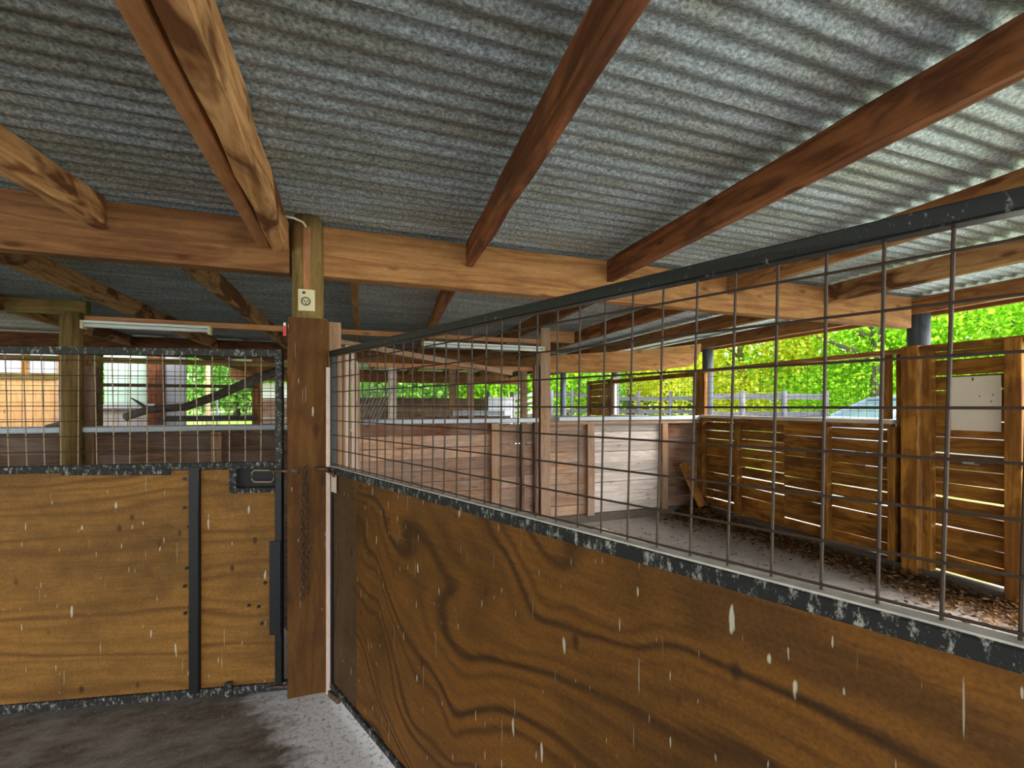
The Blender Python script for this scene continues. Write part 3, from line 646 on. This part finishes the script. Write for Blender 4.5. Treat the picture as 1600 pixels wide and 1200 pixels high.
row_run(WF, unp(408, 640, 12.6).x, unp(470, 640, 12.6).x, 0, 1.70, .15, M['brown_board'], 82, y=12.62)
def corr(name, x0, x1, z0, z1, y, mat, parent, vertical=True, pitch=.09, amp=.012):
    ln = (x1-x0) if vertical else (z1-z0); n = max(8, int(ln/pitch*6)); V = []; Fs = []
    for i in range(n+1):
        t = ln*i/n; d = amp*math.cos(2*PI*t/pitch)
        V += ([(x0+t, y+d, z0), (x0+t, y+d, z1)] if vertical else [(x0, y+d, z0+t), (x1, y+d, z0+t)])
    for i in range(n): Fs.append((i*2, i*2+2, i*2+3, i*2+1))
    return mesh_obj(name, V, Fs, mat, parent, smooth=True)
t = thing('metal_screen', 'blue-grey corrugated metal screen beside the white slatted gate', 'screen', (unp(780, 640, 12.2).x, 12.2, 0))
corr('corrugated_sheet', unp(763, 640, 12.2).x, unp(801, 640, 12.2).x, 0, 1.75, 12.2, M['white_sheet'], t, vertical=False, pitch=.15)
for u in (763, 801): box('screen_post', unp(u, 640, 12.2).x-.04, unp(u, 640, 12.2).x+.04, 12.22, 12.3, 0, 1.9, M['fence'], t)
t = thing('slatted_gate', 'white gate with slanting slats in the far opening', 'gate', (unp(820, 640, 12.6).x, 12.6, 0))
a, b = unp(803, 640, 12.6).x, unp(836, 640, 12.6).x
for x in (a, b): box('gate_stile', x-.03, x+.03, 12.58, 12.64, .2, 1.85, M['shed_white'], t)
for k in range(8): bar('gate_slat', (a, 12.6, .45+k*.18), (b, 12.6, .62+k*.18), .03, .09, M['shed_white'], t)
for z in (.25, 1.82): box('gate_rail', a, b, 12.58, 12.64, z-.03, z+.03, M['shed_white'], t)

# ------------------------------------------------------------------ right gate
def gp(s, z, off=0.0): return G0 + GD*s + GN*off + Vector((0, 0, z))
SL = 2.60
gr = thing('stall_gate', 'long black iron gate with wire mesh over streaked plywood, at right', 'gate', tuple(gp(0, 0)))
gup = (0, 0, 1)
bar('top_rail', gp(0, 1.772), gp(SL, 1.772), .034, .030, M['black_clean'], gr, seg=8, ch=.003, jit=.0008)
mr_ = bar('middle_rail', gp(0, 1.166), gp(SL, 1.166), .036, .034, M['black'], gr, seg=10, ch=.003, jit=.001)
bar('dirt_crust', gp(.01, 1.1850), gp(SL, 1.1850), .030, .0035, M['dust'], mr_, seg=6, jit=.0008)
bar('bottom_rail', gp(0.01, .045), gp(SL, .045), .036, .030, M['black'], gr, seg=4, ch=.003, jit=.001)
bar('end_stile', gp(.012, .03), gp(.012, 1.78), .018, .030, M['black_bar'], gr, up=tuple(GN), ch=.002)
bar('end_stile', gp(SL, .03), gp(SL, 1.78), .034, .034, M['black'], gr, up=tuple(GN), ch=.003)
def ply_panel(name, s0, s1, z0, z1, mat, par, fn, off=0.0, th=.012, holes=None):
    """a sheet in the gate's plane whose local x runs along the gate and z up"""
    c0 = fn((s0+s1)/2, (z0+z1)/2, off); xd = (fn(1, 0)-fn(0, 0)).normalized(); zd = Vector((0, 0, 1)); yd = zd.cross(xd)
    mm = Matrix((xd, yd, zd)).transposed().to_4x4(); mm.translation = c0
    a, b, h = (s1-s0)/2, th/2, (z1-z0)/2
    V = [(-a, -b, -h), (a, -b, -h), (a, b, -h), (-a, b, -h), (-a, -b, h), (a, -b, h), (a, b, h), (-a, b, h)]
    return mesh_obj(name, V, [(0, 3, 2, 1), (4, 5, 6, 7), (0, 1, 5, 4), (1, 2, 6, 5), (2, 3, 7, 6), (3, 0, 4, 7)], mat, par, mw=mm)
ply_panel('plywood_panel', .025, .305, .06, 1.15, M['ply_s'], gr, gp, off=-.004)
ply_panel('plywood_panel', .309, SL-.02, .06, 1.15, M['ply_r'], gr, gp, off=-.002)
for k in range(34):
    s = 0.053 + k*.0755
    if s > SL-.02: break
    lean = .013*min(1, .35+s/2)
    w = R.uniform(-.003, .003)
    bar('wire', gp(s-lean*.5+w, 1.183, -.004), gp(s+lean*.5-w, 1.765, -.004), .0055, .0055, M['wire'], gr, sides=6, up=tuple(GN))
for z in (1.197, 1.272, 1.348, 1.423, 1.497, 1.572, 1.648, 1.722):
    bar('wire', gp(.02, z, .0015), gp(SL, z, .0015), .0052, .0052, M['wire'], gr, sides=6)
# latch with plate
lr_ = bar('latch_rod', gp(-.035, 1.165, .03), gp(.10, 1.150, .03), .012, .012, M['rust'], gr, sides=8)
bar('latch_knob', gp(.095, 1.140, .03), gp(.095, 1.168, .03), .014, .014, M['rust'], lr_, sides=8)
ply_panel('latch_plate', .02, .082, 1.055, 1.150, M['white_wood'], gr, gp, off=.012, th=.004)
bar('hinge_bracket', gp(.02, .01, .02), gp(.14, .03, .02), .02, .03, M['rust'], gr)
bar('post_bolt', Vector((-.20, 2.53, 1.172)), Vector((-.135, 2.50, 1.172)), .022, .022, M['rust'], gr, sides=8)

# ------------------------------------------------------------------ left gate
H0 = Vector((-0.365, 2.60, 0)); HD = Vector((-1.265, 0.245, 0)).normalized(); HN = Vector((HD.y, -HD.x, 0))
if HN.dot(-H0) < 0: HN = -HN
def hp(s, z, off=0.0): return H0 + HD*s + HN*off + Vector((0, 0, z))
HL = 2.3
def hu(u):       # distance along the gate for a picture column
    r = (u-800)/F
    # solve (right)/(fwd) = r
    a0 = H0.x*ct - H0.y*st; a1 = HD.x*ct - HD.y*st; b0 = H0.x*st + H0.y*ct; b1 = HD.x*st + HD.y*ct
    return (a0 - r*b0)/(r*b1 - a1)
def hz(u, v):
    s = hu(u); p = hp(s, 0); f = p.x*st + p.y*ct; return EYE + (634-v)/F*f
gl = thing('stall_gate', 'black iron gate with mesh over pale plywood, left of the boxed post', 'gate', tuple(hp(0, 0)))
bar('top_rail', hp(0, 1.772), hp(HL, 1.768), .036, .036, M['green_black'], gl, seg=10, ch=.003, jit=.002)
bar('middle_rail', hp(0, 1.195), hp(HL, 1.185), .036, .034, M['black'], gl, seg=10, ch=.003, jit=.0015)
bar('bottom_rail', hp(-.03, .045), hp(HL, .040), .036, .040, M['black'], gl, seg=8, ch=.003, jit=.0015)
bar('end_stile', hp(.015, 1.18), hp(.015, 1.78), .034, .034, M['green_black'], gl, up=tuple(HN), seg=4, ch=.003, jit=.001)
bar('end_stile', hp(.015, .03), hp(.015, 1.18), .034, .034, M['black_bar'], gl, up=tuple(HN), ch=.003)
bar('end_plate', hp(.028, .32, .022), hp(.028, .80, .022), .052, .010, M['black_bar'], gl, up=tuple(HN))
sv = hu(307)
bar('centre_bar', hp(sv, .05, .012), hp(sv, 1.19, .012), .046, .030, M['black_bar'], gl, up=tuple(HN), seg=4, ch=.003, jit=.001)
bar('patch_bar', hp(hu(270), hz(270, 737), .022), hp(hu(102), hz(102, 737), .022), .012, .028, M['black'], gl, seg=3)
pl_ = ply_panel('plywood_panel', sv+.02, HL, .06, 1.172, M['ply_l'], gl, hp, off=-.004)
sc = hu(366)
# right panel, notched around the handle opening
zc = hz(366, 766)
s0, s1, z0, z1 = .03, sv-.02, .06, 1.172
c0 = hp(s0, z0, -.004); xd, zd = HD, Vector((0, 0, 1)); yd = zd.cross(xd)
mm = Matrix((xd, yd, zd)).transposed().to_4x4(); mm.translation = c0
pr = [(0, 0), (s1-s0, 0), (s1-s0, z1-z0), (sc-s0, z1-z0), (sc-s0, zc-z0), (0, zc-z0)]
V = [(a, -.006, b) for a, b in pr]+[(a, .006, b) for a, b in pr]; n = 6
pp_ = mesh_obj('plywood_panel', V, [tuple(range(n)), tuple(reversed(range(n, 2*n)))]+[((i+1) % n, i, i+n, (i+1) % n+n) for i in range(n)], M['ply_l'], gl, mw=mm)
bar('handle_frame', hp(sc, zc, .004), hp(sc, 1.18, .004), .036, .026, M['black'], gl, up=tuple(HN), ch=.002)
hf_ = bar('handle_frame', hp(.03, zc, .004), hp(sc+.015, zc, .004), .026, .026, M['black'], gl, ch=.002)
ply_panel('handle_opening_dark', .03, sc, zc, 1.17, M['rubber'], gl, hp, off=-.03, th=.004)  # black sheet standing in for the dark inside the handle opening
hpnts = []
ua, ub, va, vb = 396, 430, 734, 752
for (u, v) in ((ua, va+4), (ua+4, va), (ub-4, va), (ub, va+4), (ub, vb-4), (ub-4, vb), (ua+4, vb), (ua, vb-4)): hpnts.append(hp(hu(u), hz(u, v), .02))
tube('loop_handle', hpnts, .0045, M['wire_g'], hf_, sides=8, closed=True)
lb_ = bar('latch_bolt', hp(.05, 1.165, .03), hp(-.085, 1.165, .045), .014, .014, M['rust'], gl, sides=8)
bar('latch_bracket', hp(-.05, 1.165, .035), hp(-.095, 1.165, .045), .034, .034, M['rust'], lb_, sides=8)
bar('foot_bolt', hp(.05, .055, .03), hp(-.07, .055, .035), .012, .012, M['rust'], gl, sides=8)
bar('foot_bracket', hp(hu(360), .02, .02), hp(hu(360), .09, .02), .03, .02, M['black'], gl)
for (u, v) in ((289, 748), (289, 793), (296, 822), (293, 887), (290, 915), (291, 957), (298, 985), (300, 1010), (300, 1048), (415, 910), (390, 945), (405, 947), (410, 973)):
    c_ = hp(hu(u), hz(u, v), .004); bar('bolt_head', c_, c_+HN*.008, .016, .016, M['black_clean'], pl_ if u < 307 else pp_, sides=6)
k = 0; s = hu(432)+.0
while s < HL-.02:
    w = R.uniform(-.006, .006)
    if s > .04: bar('wire', hp(s+w-.004, 1.20, -.004), hp(s-w+.004, 1.765, -.004), .0055, .0055, M['wire_g'], gl, sides=5, up=tuple(HN))
    s += .0765
for z in (1.275, 1.35, 1.425, 1.50, 1.575, 1.65, 1.725):
    bar('wire', hp(.02, z, .001), hp(HL, z-.004, .001), .0045, .0045, M['wire'], gl, sides=5)

# chain on the boxed post
ch = thing('chain', 'rusty chain hanging in a double strand on the boxed post', 'chain', (-.27, 2.52, .5))
hk = unp(476, 729, 2.525); bar('hook', (hk.x, 2.545, hk.z), (hk.x, 2.505, hk.z+.01), .010, .010, M['rust'], ch, sides=8)
lm = None
def link_mesh():
    pts = []
    for a in np.linspace(0, 2*PI, 13)[:-1]: pts.append((math.cos(a)*.0075, 0, math.sin(a)*.0085 + (.0085 if math.sin(a) > 0.01 else -.0085 if math.sin(a) < -0.01 else 0)))
    o = tube('chain_link', pts, .0026, M['rust'], ch, sides=6, closed=True); return o
first = link_mesh()
cnt = 0
for strand, (dx, zt, zb) in enumerate(((-.012, hk.z, .50), (.012, hk.z-.02, .52))):
    z = zt-.012
    while z > zb:
        o = first if cnt == 0 else first.copy()
        if cnt: COL.objects.link(o)
        o.parent = ch
        t_ = (zt-z)/(zt-zb); xo = hk.x + dx*math.sin(min(1, t_*3)*PI/2)*1.0
        place(o, Matrix.Translation((xo, 2.527, z)) @ Matrix.Rotation(PI/2 if cnt % 2 else .25, 4, 'Z'))
        z -= .0255; cnt += 1

# ------------------------------------------------------------------ branch, offcuts, sheet, leaves
br = thing('branch', 'bent grey tree branch lying across the partition beyond the left gate', 'branch', (-1.6, 5.6, 1.3))
pts = [unp(196, 652, 5.0), unp(232, 640, 5.15), unp(290, 636, 5.5), unp(340, 618, 6.0), unp(395, 594, 6.6), unp(440, 578, 7.1)]
bw_ = tube('branch_wood', pts, [.036, .036, .04, .05, .06, .07], M['bark_grey'], br, sides=9)
tube('side_twig', [unp(232, 640, 5.15), unp(215, 628, 5.3), unp(205, 622, 5.4)], [.02, .012, .006], M['bark_grey'], bw_, sides=6)
o = tube('stick', [unp(72, 667, YB-.02), unp(100, 661, YB-.02), unp(150, 655, YB+.02)], [.018, .022, .028], M['bark_grey'], sides=8); tag(o, 'dark split stick lying on the metal cap rail at left', 'stick')
o = bar('timber_offcut', (4.17, 4.98, .72), (4.38, 4.84, .15), .12, .022, M['orange'], up=(0, 1, 0)); tag(o, 'wide timber offcut leaning in the yard corner', 'board', 'offcuts in the corner')
o = bar('timber_offcut', (4.33, 5.05, .60), (4.42, 4.98, .15), .09, .022, M['beam_dark'], up=(0, 1, 0)); tag(o, 'shorter dark offcut behind the leaning one in the corner', 'board', 'offcuts in the corner')
a = [atd(922, 1050/196), atd(938, 1050/192), atd(1000, 1050/212), atd(1012, 1050/217), atd(980, 1050/216)]
V = [p+Vector((0, 0, .004)) for p in a]+[p+Vector((0, 0, .016)) for p in a]; n = 5
c0 = V[0].copy(); o = mesh_obj('ply_sheet', [v-c0 for v in V], [tuple(reversed(range(n))), tuple(range(n, 2*n))]+[(i, (i+1) % n, (i+1) % n+n, i+n) for i in range(n)], M['card'], mw=Matrix.Translation(c0))
tag(o, 'pale broken sheet lying on the concrete yard floor', 'sheet')

def scatter(name, n, fn, size, mat, curl=.5, seed=1, stick=False):
    rr = np.random.RandomState(seed); P_ = np.array([fn(rr) for _ in range(n)])
    ang = rr.uniform(0, 2*PI, n); tilt = rr.uniform(-curl, curl, (n, 2)); sz = size*rr.uniform(.5, 1.3, n)
    ux = np.stack([np.cos(ang), np.sin(ang), tilt[:, 0]], 1); uy = np.stack([-np.sin(ang), np.cos(ang), tilt[:, 1]], 1)
    a = sz[:, None]*ux; b = (sz*(.08 if stick else .6))[:, None]*uy; up = np.stack([np.zeros(n)]*2+[sz*.18*(0 if stick else 1)], 1)
    V = np.stack([P_-a, P_-b*.9+up, P_+a, P_+b*.9+up], 1).reshape(-1, 3)
    V[:, 2] = np.maximum(V[:, 2], .003)
    Fs = [(4*i, 4*i+1, 4*i+2, 4*i+3) for i in range(n)]
    return mesh_obj(name, V.tolist(), Fs, mat)
def lf(rr):
    y = rr.uniform(1.2, 5.05); q = abs(rr.normal(0, .22)); x = XR-.07-min(q, .75)
    h = .02+.07*math.exp(-q*6)
    return (x, y, rr.uniform(.004, h))
def lp(rr):
    a = rr.uniform(0, 1); d = abs(rr.normal(0, .28)); th = rr.uniform(PI, 1.5*PI)
    x = 4.50+math.cos(th)*d*1.0; y = 5.02+math.sin(th)*d*1.1
    return (max(3.7, x), y, rr.uniform(.0, .02+.26*math.exp(-(d/.28)**2)))
o = scatter('dead_leaves', 5500, lf, .022, M['leaf_litter'], seed=3); tag(o, 'brown dead leaves strewn along the foot of the slatted wall', 'leaves', kind='stuff')
o = scatter('leaf_pile', 4200, lp, .024, M['leaf_litter'], seed=4); tag(o, 'heap of dead leaves in the yard corner', 'leaves', kind='stuff')
def stf(rr):
    x = rr.uniform(-2.2, -.25); y = rr.uniform(1.4, 2.75); return (x, y, .004)
o = scatter('straw_litter', 1500, stf, .020, M['straw'], curl=.1, seed=5, stick=True); tag(o, 'scattered straw bits on the dark floor before the left gate', 'straw', kind='stuff')
def stf2(rr): return (rr.uniform(2.4, 4.4), rr.uniform(2.6, 5.0), .004)
o = scatter('yard_litter', 500, stf2, .02, M['leaf_litter'], curl=.2, seed=6); tag(o, 'loose leaf scraps on the concrete yard floor', 'leaves', kind='stuff')

# ================================================================== OUTSIDE
def cloud(n, centre, rad, clusters, size, rr):
    cs = rr.normal(0, 1, (clusters, 3)); cs /= np.linalg.norm(cs, axis=1)[:, None]; cs *= rr.uniform(.35, 1, (clusters, 1))**.5
    cs = cs*np.array(rad)+np.array(centre)
    idx = rr.randint(0, clusters, n); P_ = cs[idx]+rr.normal(0, .17, (n, 3))*np.array(rad)
    a = rr.normal(0, 1, (n, 3)); a /= np.linalg.norm(a, axis=1)[:, None]
    b = np.cross(a, rr.normal(0, 1, (n, 3))); b /= np.linalg.norm(b, axis=1)[:, None]
    s = size*rr.uniform(.6, 1.3, (n, 1))
    V = np.stack([P_-a*s, P_-b*s*.7, P_+a*s, P_+b*s*.7], 1).reshape(-1, 3)
    return V
def tree(label, loc, h, rad, trunk_r, leaf, n, size, seed, low=.35, bark='bark', group='trees beyond the right wall'):
    rr = np.random.RandomState(seed)
    t = thing('tree', label, 'tree', (loc[0], loc[1], loc[2]), group)
    b = Vector((loc[0], loc[1], loc[2]-.1))
    tops = []
    tk = tube('trunk', [b, b+Vector((.05, .02, h*.25)), b+Vector((-.05, .05, h*.5)), b+Vector((.05, 0, h*.8))], [trunk_r*1.25, trunk_r, trunk_r*.7, trunk_r*.2], M[bark], t, sides=8)
    for k in range(5):
        a = 2*PI*k/5+rr.uniform(0, 1); s_ = b+Vector((0, 0, h*(.28+.08*k))); e = s_+Vector((math.cos(a)*rad*.75, math.sin(a)*rad*.75, h*.22))
        tube('branch', [s_, (s_+e)/2+Vector((0, 0, .1)), e], [trunk_r*.4, trunk_r*.25, trunk_r*.06], M[bark], tk, sides=6)
    zc = h*(low+1)/2; rz = h*(1-low)/2
    V = cloud(n, (b.x, b.y, b.z+zc), (rad, rad, rz), 46, size, rr)
    me_o = mesh_obj('foliage', V.tolist(), [(4*i, 4*i+1, 4*i+2, 4*i+3) for i in range(n)], M[leaf], t)
    me_o['kind'] = 'stuff'
    return t
def gz(p): return -0.05
tree('big bright green maple behind the silver car', atg(1372, 14), 7.5, 4.2, .22, 'leaf_green', 42000, .06, 1, low=.12)
tree('bright green maple at the right picture edge above the slatted wall', atg(1590, 13.5), 6.2, 3.6, .2, 'leaf_green', 36000, .06, 2, low=.1)
tree('yellow-green tree above the grey rail fence', atg(1160, 17), 7.0, 2.6, .16, 'leaf_yellow', 20000, .075, 3, low=.12)
tree('thin yellow tree seen through the long mesh window', atg(1040, 24), 7.5, 2.6, .18, 'leaf_yellow', 6000, .12, 4, low=.15, bark='bark_grey')
tree('grey-trunked tree seen in the long mesh window', atg(985, 26), 8.5, 2.4, .25, 'leaf_deep', 4500, .13, 5, low=.35, bark='bark_grey')
tree('green tree behind the far slatted panel', atg(890, 24), 7.5, 3.0, .2, 'leaf_green', 7000, .12, 6, low=.1)
tree('pale green tree over the far board wall, right part', atg(790, 22), 6.5, 3.0, .2, 'leaf_green', 7000, .12, 7, low=.1)
tree('green tree over the far board wall, centre', atg(690, 22), 6.5, 3.2, .2, 'leaf_deep', 7000, .12, 8, low=.05)
tree('green tree over the far board wall, left part', atg(590, 22), 6.5, 3.2, .2, 'leaf_deep', 7000, .12, 9, low=.05)
tree('tree behind the lawn seen through the left gate', atg(370, 30), 7.0, 4.0, .2, 'leaf_deep', 7000, .14, 10, low=.05, group='trees beyond the left gate')
tree('tree right behind the grey shed at left', atg(440, 28), 7.0, 4.0, .2, 'leaf_deep', 6000, .14, 11, low=.05, group='trees beyond the left gate')
tree('dark green tree behind the big maple', atg(1290, 22), 9.0, 4.5, .25, 'leaf_green', 9000, .14, 12, low=.05)
tree('deep green tree far behind the silver car', atg(1480, 24), 9.0, 5.0, .25, 'leaf_deep', 9000, .15, 13, low=.05)
rr = np.random.RandomState(99)
for k, (u, f, w, lb, mt) in enumerate(((1180, 38, 9, 'distant hedge line behind the rail fence', 'leaf_deep'), (900, 38, 11, 'distant hedge line beyond the far windows', 'leaf_deep'), (600, 34, 9, 'distant hedge line beyond the far board wall', 'leaf_deep'), (1450, 34, 9, 'distant hedge line behind the parked car', 'leaf_deep'), (300, 38, 10, 'distant hedge line behind the lawn at left', 'leaf_deep'))):
    p = atd(u, f); V = cloud(9000, (p.x, p.y, 2.4), (w, w*.5, 2.6), 90, .2, rr)
    o = mesh_obj('hedge', (V-np.array([p.x, p.y, 0])).tolist(), [(4*i, 4*i+1, 4*i+2, 4*i+3) for i in range(9000)], M[mt], mw=Matrix.Translation((p.x, p.y, gh(p.x, p.y)-.3)))
    tag(o, lb, 'hedge', kind='stuff')

# post and rail fences
def rail_fence(lb, p0, p1, n, zs, h=1.45, mat='fence'):
    p0, p1 = Vector(p0), Vector(p1); t = thing('rail_fence', lb, 'fence', tuple(p0))
    d = (p1-p0)
    for i in range(n+1):
        q = p0+d*i/n; bar('fence_post', (q.x, q.y, 0), (q.x, q.y, h), .13, .13, M[mat], t, sides=8)
    for z in zs:
        for i in range(n): bar('fence_rail', p0+d*i/n+Vector((0, 0, z)), p0+d*(i+1)/n+Vector((0, 0, z+R.uniform(-.02, .02))), .04, .13, M[mat], t)
    return t
rail_fence('grey post and rail fence behind the near mesh window', atd(1095, 10.5), atd(1290, 10.5), 3, (.6, 1.0, 1.30, 1.72), 1.85)
rail_fence('grey post and rail fence behind the long mesh window', atd(950, 16), atd(1100, 15), 3, (.5, .9, 1.3, 1.75), 2.0)
rail_fence('grey rail fence farther up the grassy slope', atd(880, 26), atd(1200, 26), 5, (.8, 1.3, 1.8), 2.2)
rail_fence('small dark fence seen through the farthest window', atd(862, 17), atd(925, 17), 2, (.8, 1.3, 1.9), 2.1)

# cottage roof behind the trees at right
t = thing('cottage', 'white cottage gable behind the yellow tree at right', 'house', atd(1215, 34))
c_ = atd(1215, 34); mm = Matrix.Translation(c_) @ Matrix.Rotation(-TH, 4, 'Z')
mesh_obj('cottage_wall', [(-2.6, -2, 0), (2.6, -2, 0), (2.6, 2, 0), (-2.6, 2, 0), (-2.6, -2, 2.6), (2.6, -2, 2.6), (2.6, 2, 2.6), (-2.6, 2, 2.6), (0, -2, 3.5), (0, 2, 3.5)],
         [(0, 1, 5, 8, 4), (3, 7, 9, 6, 2), (0, 4, 7, 3), (1, 2, 6, 5)], M['shed_white'], t, mw=mm)
mesh_obj('cottage_roof', [(-2.9, -2.2, 2.45), (0, -2.2, 3.6), (2.9, -2.2, 2.45), (-2.9, 2.2, 2.45), (0, 2.2, 3.6), (2.9, 2.2, 2.45), (-2.9, -2.2, 2.6), (0, -2.2, 3.75), (2.9, -2.2, 2.6), (-2.9, 2.2, 2.6), (0, 2.2, 3.75), (2.9, 2.2, 2.6)],
         [(0, 3, 4, 1), (1, 4, 5, 2), (6, 7, 10, 9), (7, 8, 11, 10), (0, 1, 7, 6), (1, 2, 8, 7), (3, 9, 10, 4), (4, 10, 11, 5), (0, 6, 9, 3), (2, 5, 11, 8)], M['shed_roof'], t, mw=mm)

# silver car
cp = atd(1385, 9.3); cp.z = .15
car = thing('car', 'silver car parked outside behind the near mesh window', 'car', tuple(cp))
cm = Matrix.Translation(cp) @ Matrix.Rotation(-TH-.10, 4, 'Z')      # local +x = picture right; nose to -x
stn = [(-1.55, .45, .78, .80), (-1.50, .30, .98, .88), (-1.0, .25, 1.08, .92), (-.55, .25, 1.13, .94), (.6, .25, 1.16, .95), (2.2, .25, 1.18, .95), (2.75, .3, 1.15, .90), (2.85, .45, .85, .84)]
V, Fs = [], []
for (x, zb, zt, hw) in stn:
    V += [(x, -hw*.96, zb), (x, -hw, (zb+zt)/2), (x, -hw*.97, zt-.06), (x, -hw*.86, zt), (x, hw*.86, zt), (x, hw*.97, zt-.06), (x, hw, (zb+zt)/2), (x, hw*.96, zb)]
for i in range(len(stn)-1):
    for k in range(8): a_, b_ = i*8+k, i*8+(k+1) % 8; Fs.append((a_, b_, b_+8, a_+8))
Fs += [tuple(reversed(range(8))), tuple(range(len(stn)*8-8, len(stn)*8))]
mesh_obj('body', V, [tuple(reversed(f)) for f in Fs], M['car'], car, smooth=True, mw=cm)
def cab(name, xs, mat, shr=0.0, z0=1.12, zt=1.50):
    (a0, a1, b1, b0) = xs; w0, w1 = .84-shr, .66-shr
    V = [(a0, -w0, z0), (b0, -w0, z0), (b0, w0, z0), (a0, w0, z0), (a1, -w1, zt), (b1, -w1, zt), (b1, w1, zt), (a1, w1, zt)]
    return mesh_obj(name, V, [(0, 3, 2, 1), (4, 5, 6, 7), (0, 1, 5, 4), (1, 2, 6, 5), (2, 3, 7, 6), (3, 0, 4, 7)], mat, car, mw=cm)
cab('window_glass', (-.62, .12, 2.25, 2.65), M['glass'])
V = [(.05, -.68, 1.48), (.6, -.70, 1.54), (2.0, -.68, 1.53), (2.35, -.64, 1.48), (.05, .68, 1.48), (.6, .70, 1.54), (2.0, .68, 1.53), (2.35, .64, 1.48)]
V = V+[(x, y, z+.045) for x, y, z in V]
mesh_obj('car_roof', V, [(8, 9, 13, 12), (9, 10, 14, 13), (10, 11, 15, 14), (0, 4, 5, 1), (1, 5, 6, 2), (2, 6, 7, 3), (0, 1, 9, 8), (1, 2, 10, 9), (2, 3, 11, 10), (4, 12, 13, 5), (5, 13, 14, 6), (6, 14, 15, 7), (0, 8, 12, 4), (3, 7, 15, 11)], M['car'], car, mw=cm)
for y in (-.0, ):
    for sy in (-1, 1):
        for (xa, xb) in ((-.60, .10), (.75, .72), (1.6, 1.55), (2.62, 2.28)):
            bar('pillar', cm @ Vector((xa, sy*.85, 1.13)), cm @ Vector((xb, sy*.67, 1.51)), .05, .05, M['car'], car)
for (x, sy) in ((-.85, -1), (-.85, 1), (2.0, -1), (2.0, 1)):
    wh = bar('wheel', cm @ Vector((x, sy*.72, .34)), cm @ Vector((x, sy*.94, .34)), .66, .66, M['rubber'], car, sides=20)
    bar('hubcap', cm @ Vector((x, sy*.93, .34)), cm @ Vector((x, sy*.955, .34)), .40, .40, M['galv'], wh, sides=16)
for sy in (-1, 1): bar('wing_mirror', cm @ Vector((-.30, sy*.92, 1.18)), cm @ Vector((-.30, sy*1.08, 1.18)), .08, .13, M['car'], car, ch=.02)

# sheds beyond the left gate (plane y = 9.5)
YS = 9.5
def ux(u, v=620): return unp(u, v, YS).x
def uz(u, v): return unp(u, v, YS).z
t = thing('clad_shed', 'shed with white corrugated top and orange plywood below, at left', 'shed', (ux(40), YS, 0))
corr('corrugated_sheet', ux(-60), ux(97), uz(50, 590), uz(50, 540), YS, M['white_sheet'], t, pitch=.10)
box('plywood_panel', ux(-60), ux(97), YS-.06, YS-.03, 0, uz(50, 588), M['orange_ply'], t)
box('shed_rail', ux(-60), ux(97), YS-.10, YS-.06, uz(50, 592), uz(50, 583), M['mossy'], t)
box('shed_stud', ux(36), ux(46), YS-.05, YS-.02, uz(50, 590), uz(50, 540), M['orange'], t)
box('roof_edge', ux(-60), ux(110), YS-.3, YS+.2, uz(50, 540), uz(50, 530), M['white_sheet'], t)
box('corner_timber', ux(92), ux(128), YS-.08, YS, 0, 2.5, M['stud'], t, seg=3, jit=.003)
t = thing('green_shed', 'shed with pale green panels and white sill beyond the left gate', 'shed', (ux(200), YS, 0))
box('wall_panel', ux(164), ux(196), YS-.02, YS+.02, uz(200, 632), 2.45, M['green_panel'], t); box('wall_panel', ux(197), ux(232), YS-.02, YS+.02, uz(200, 632), 2.45, M['green_panel'], t)
box('sill', ux(160), ux(246), YS-.12, YS+.02, uz(200, 638), uz(200, 631), M['shed_white'], t)
box('lower_panel', ux(160), ux(240), YS-.03, YS+.02, 0, uz(200, 638), M['grey_board'], t)
box('dark_post', ux(233), ux(258), YS-.10, YS+.02, 0, 2.45, M['beam_dark'], t)
box('white_panel', ux(259), ux(291), YS-.02, YS+.02, 0, 2.45, M['shed_white'], t)
t = thing('low_shed', 'small dark-roofed shed with white wall at the end of the lawn', 'shed', atd(425, 17))
a_ = atd(396, 17); b_ = atd(470, 17)
bar('shed_wall', a_+Vector((0, 0, .9)), b_+Vector((0, 0, .9)), .1, 2.9, M['shed_white'], t)
bar('shed_roof', a_+Vector((-.3, -.3, 2.5)), b_+Vector((.3, -.3, 2.7)), 1.2, .22, M['shed_roof'], t)
for u, lb in ((313, 'pinkish-white post standing on the lawn'), (430, 'slim pale post near the low shed'), (327, 'thin green stake on the lawn')):
    p = atd(u+12, 15); o = bar('lawn_post', (p.x, p.y, -.1), (p.x, p.y, 2.9 if u == 313 else 2.2), .14 if u == 313 else .07, .14 if u == 313 else .07, M['stud'] if u == 313 else M['fence'], sides=10); tag(o, lb, 'post')
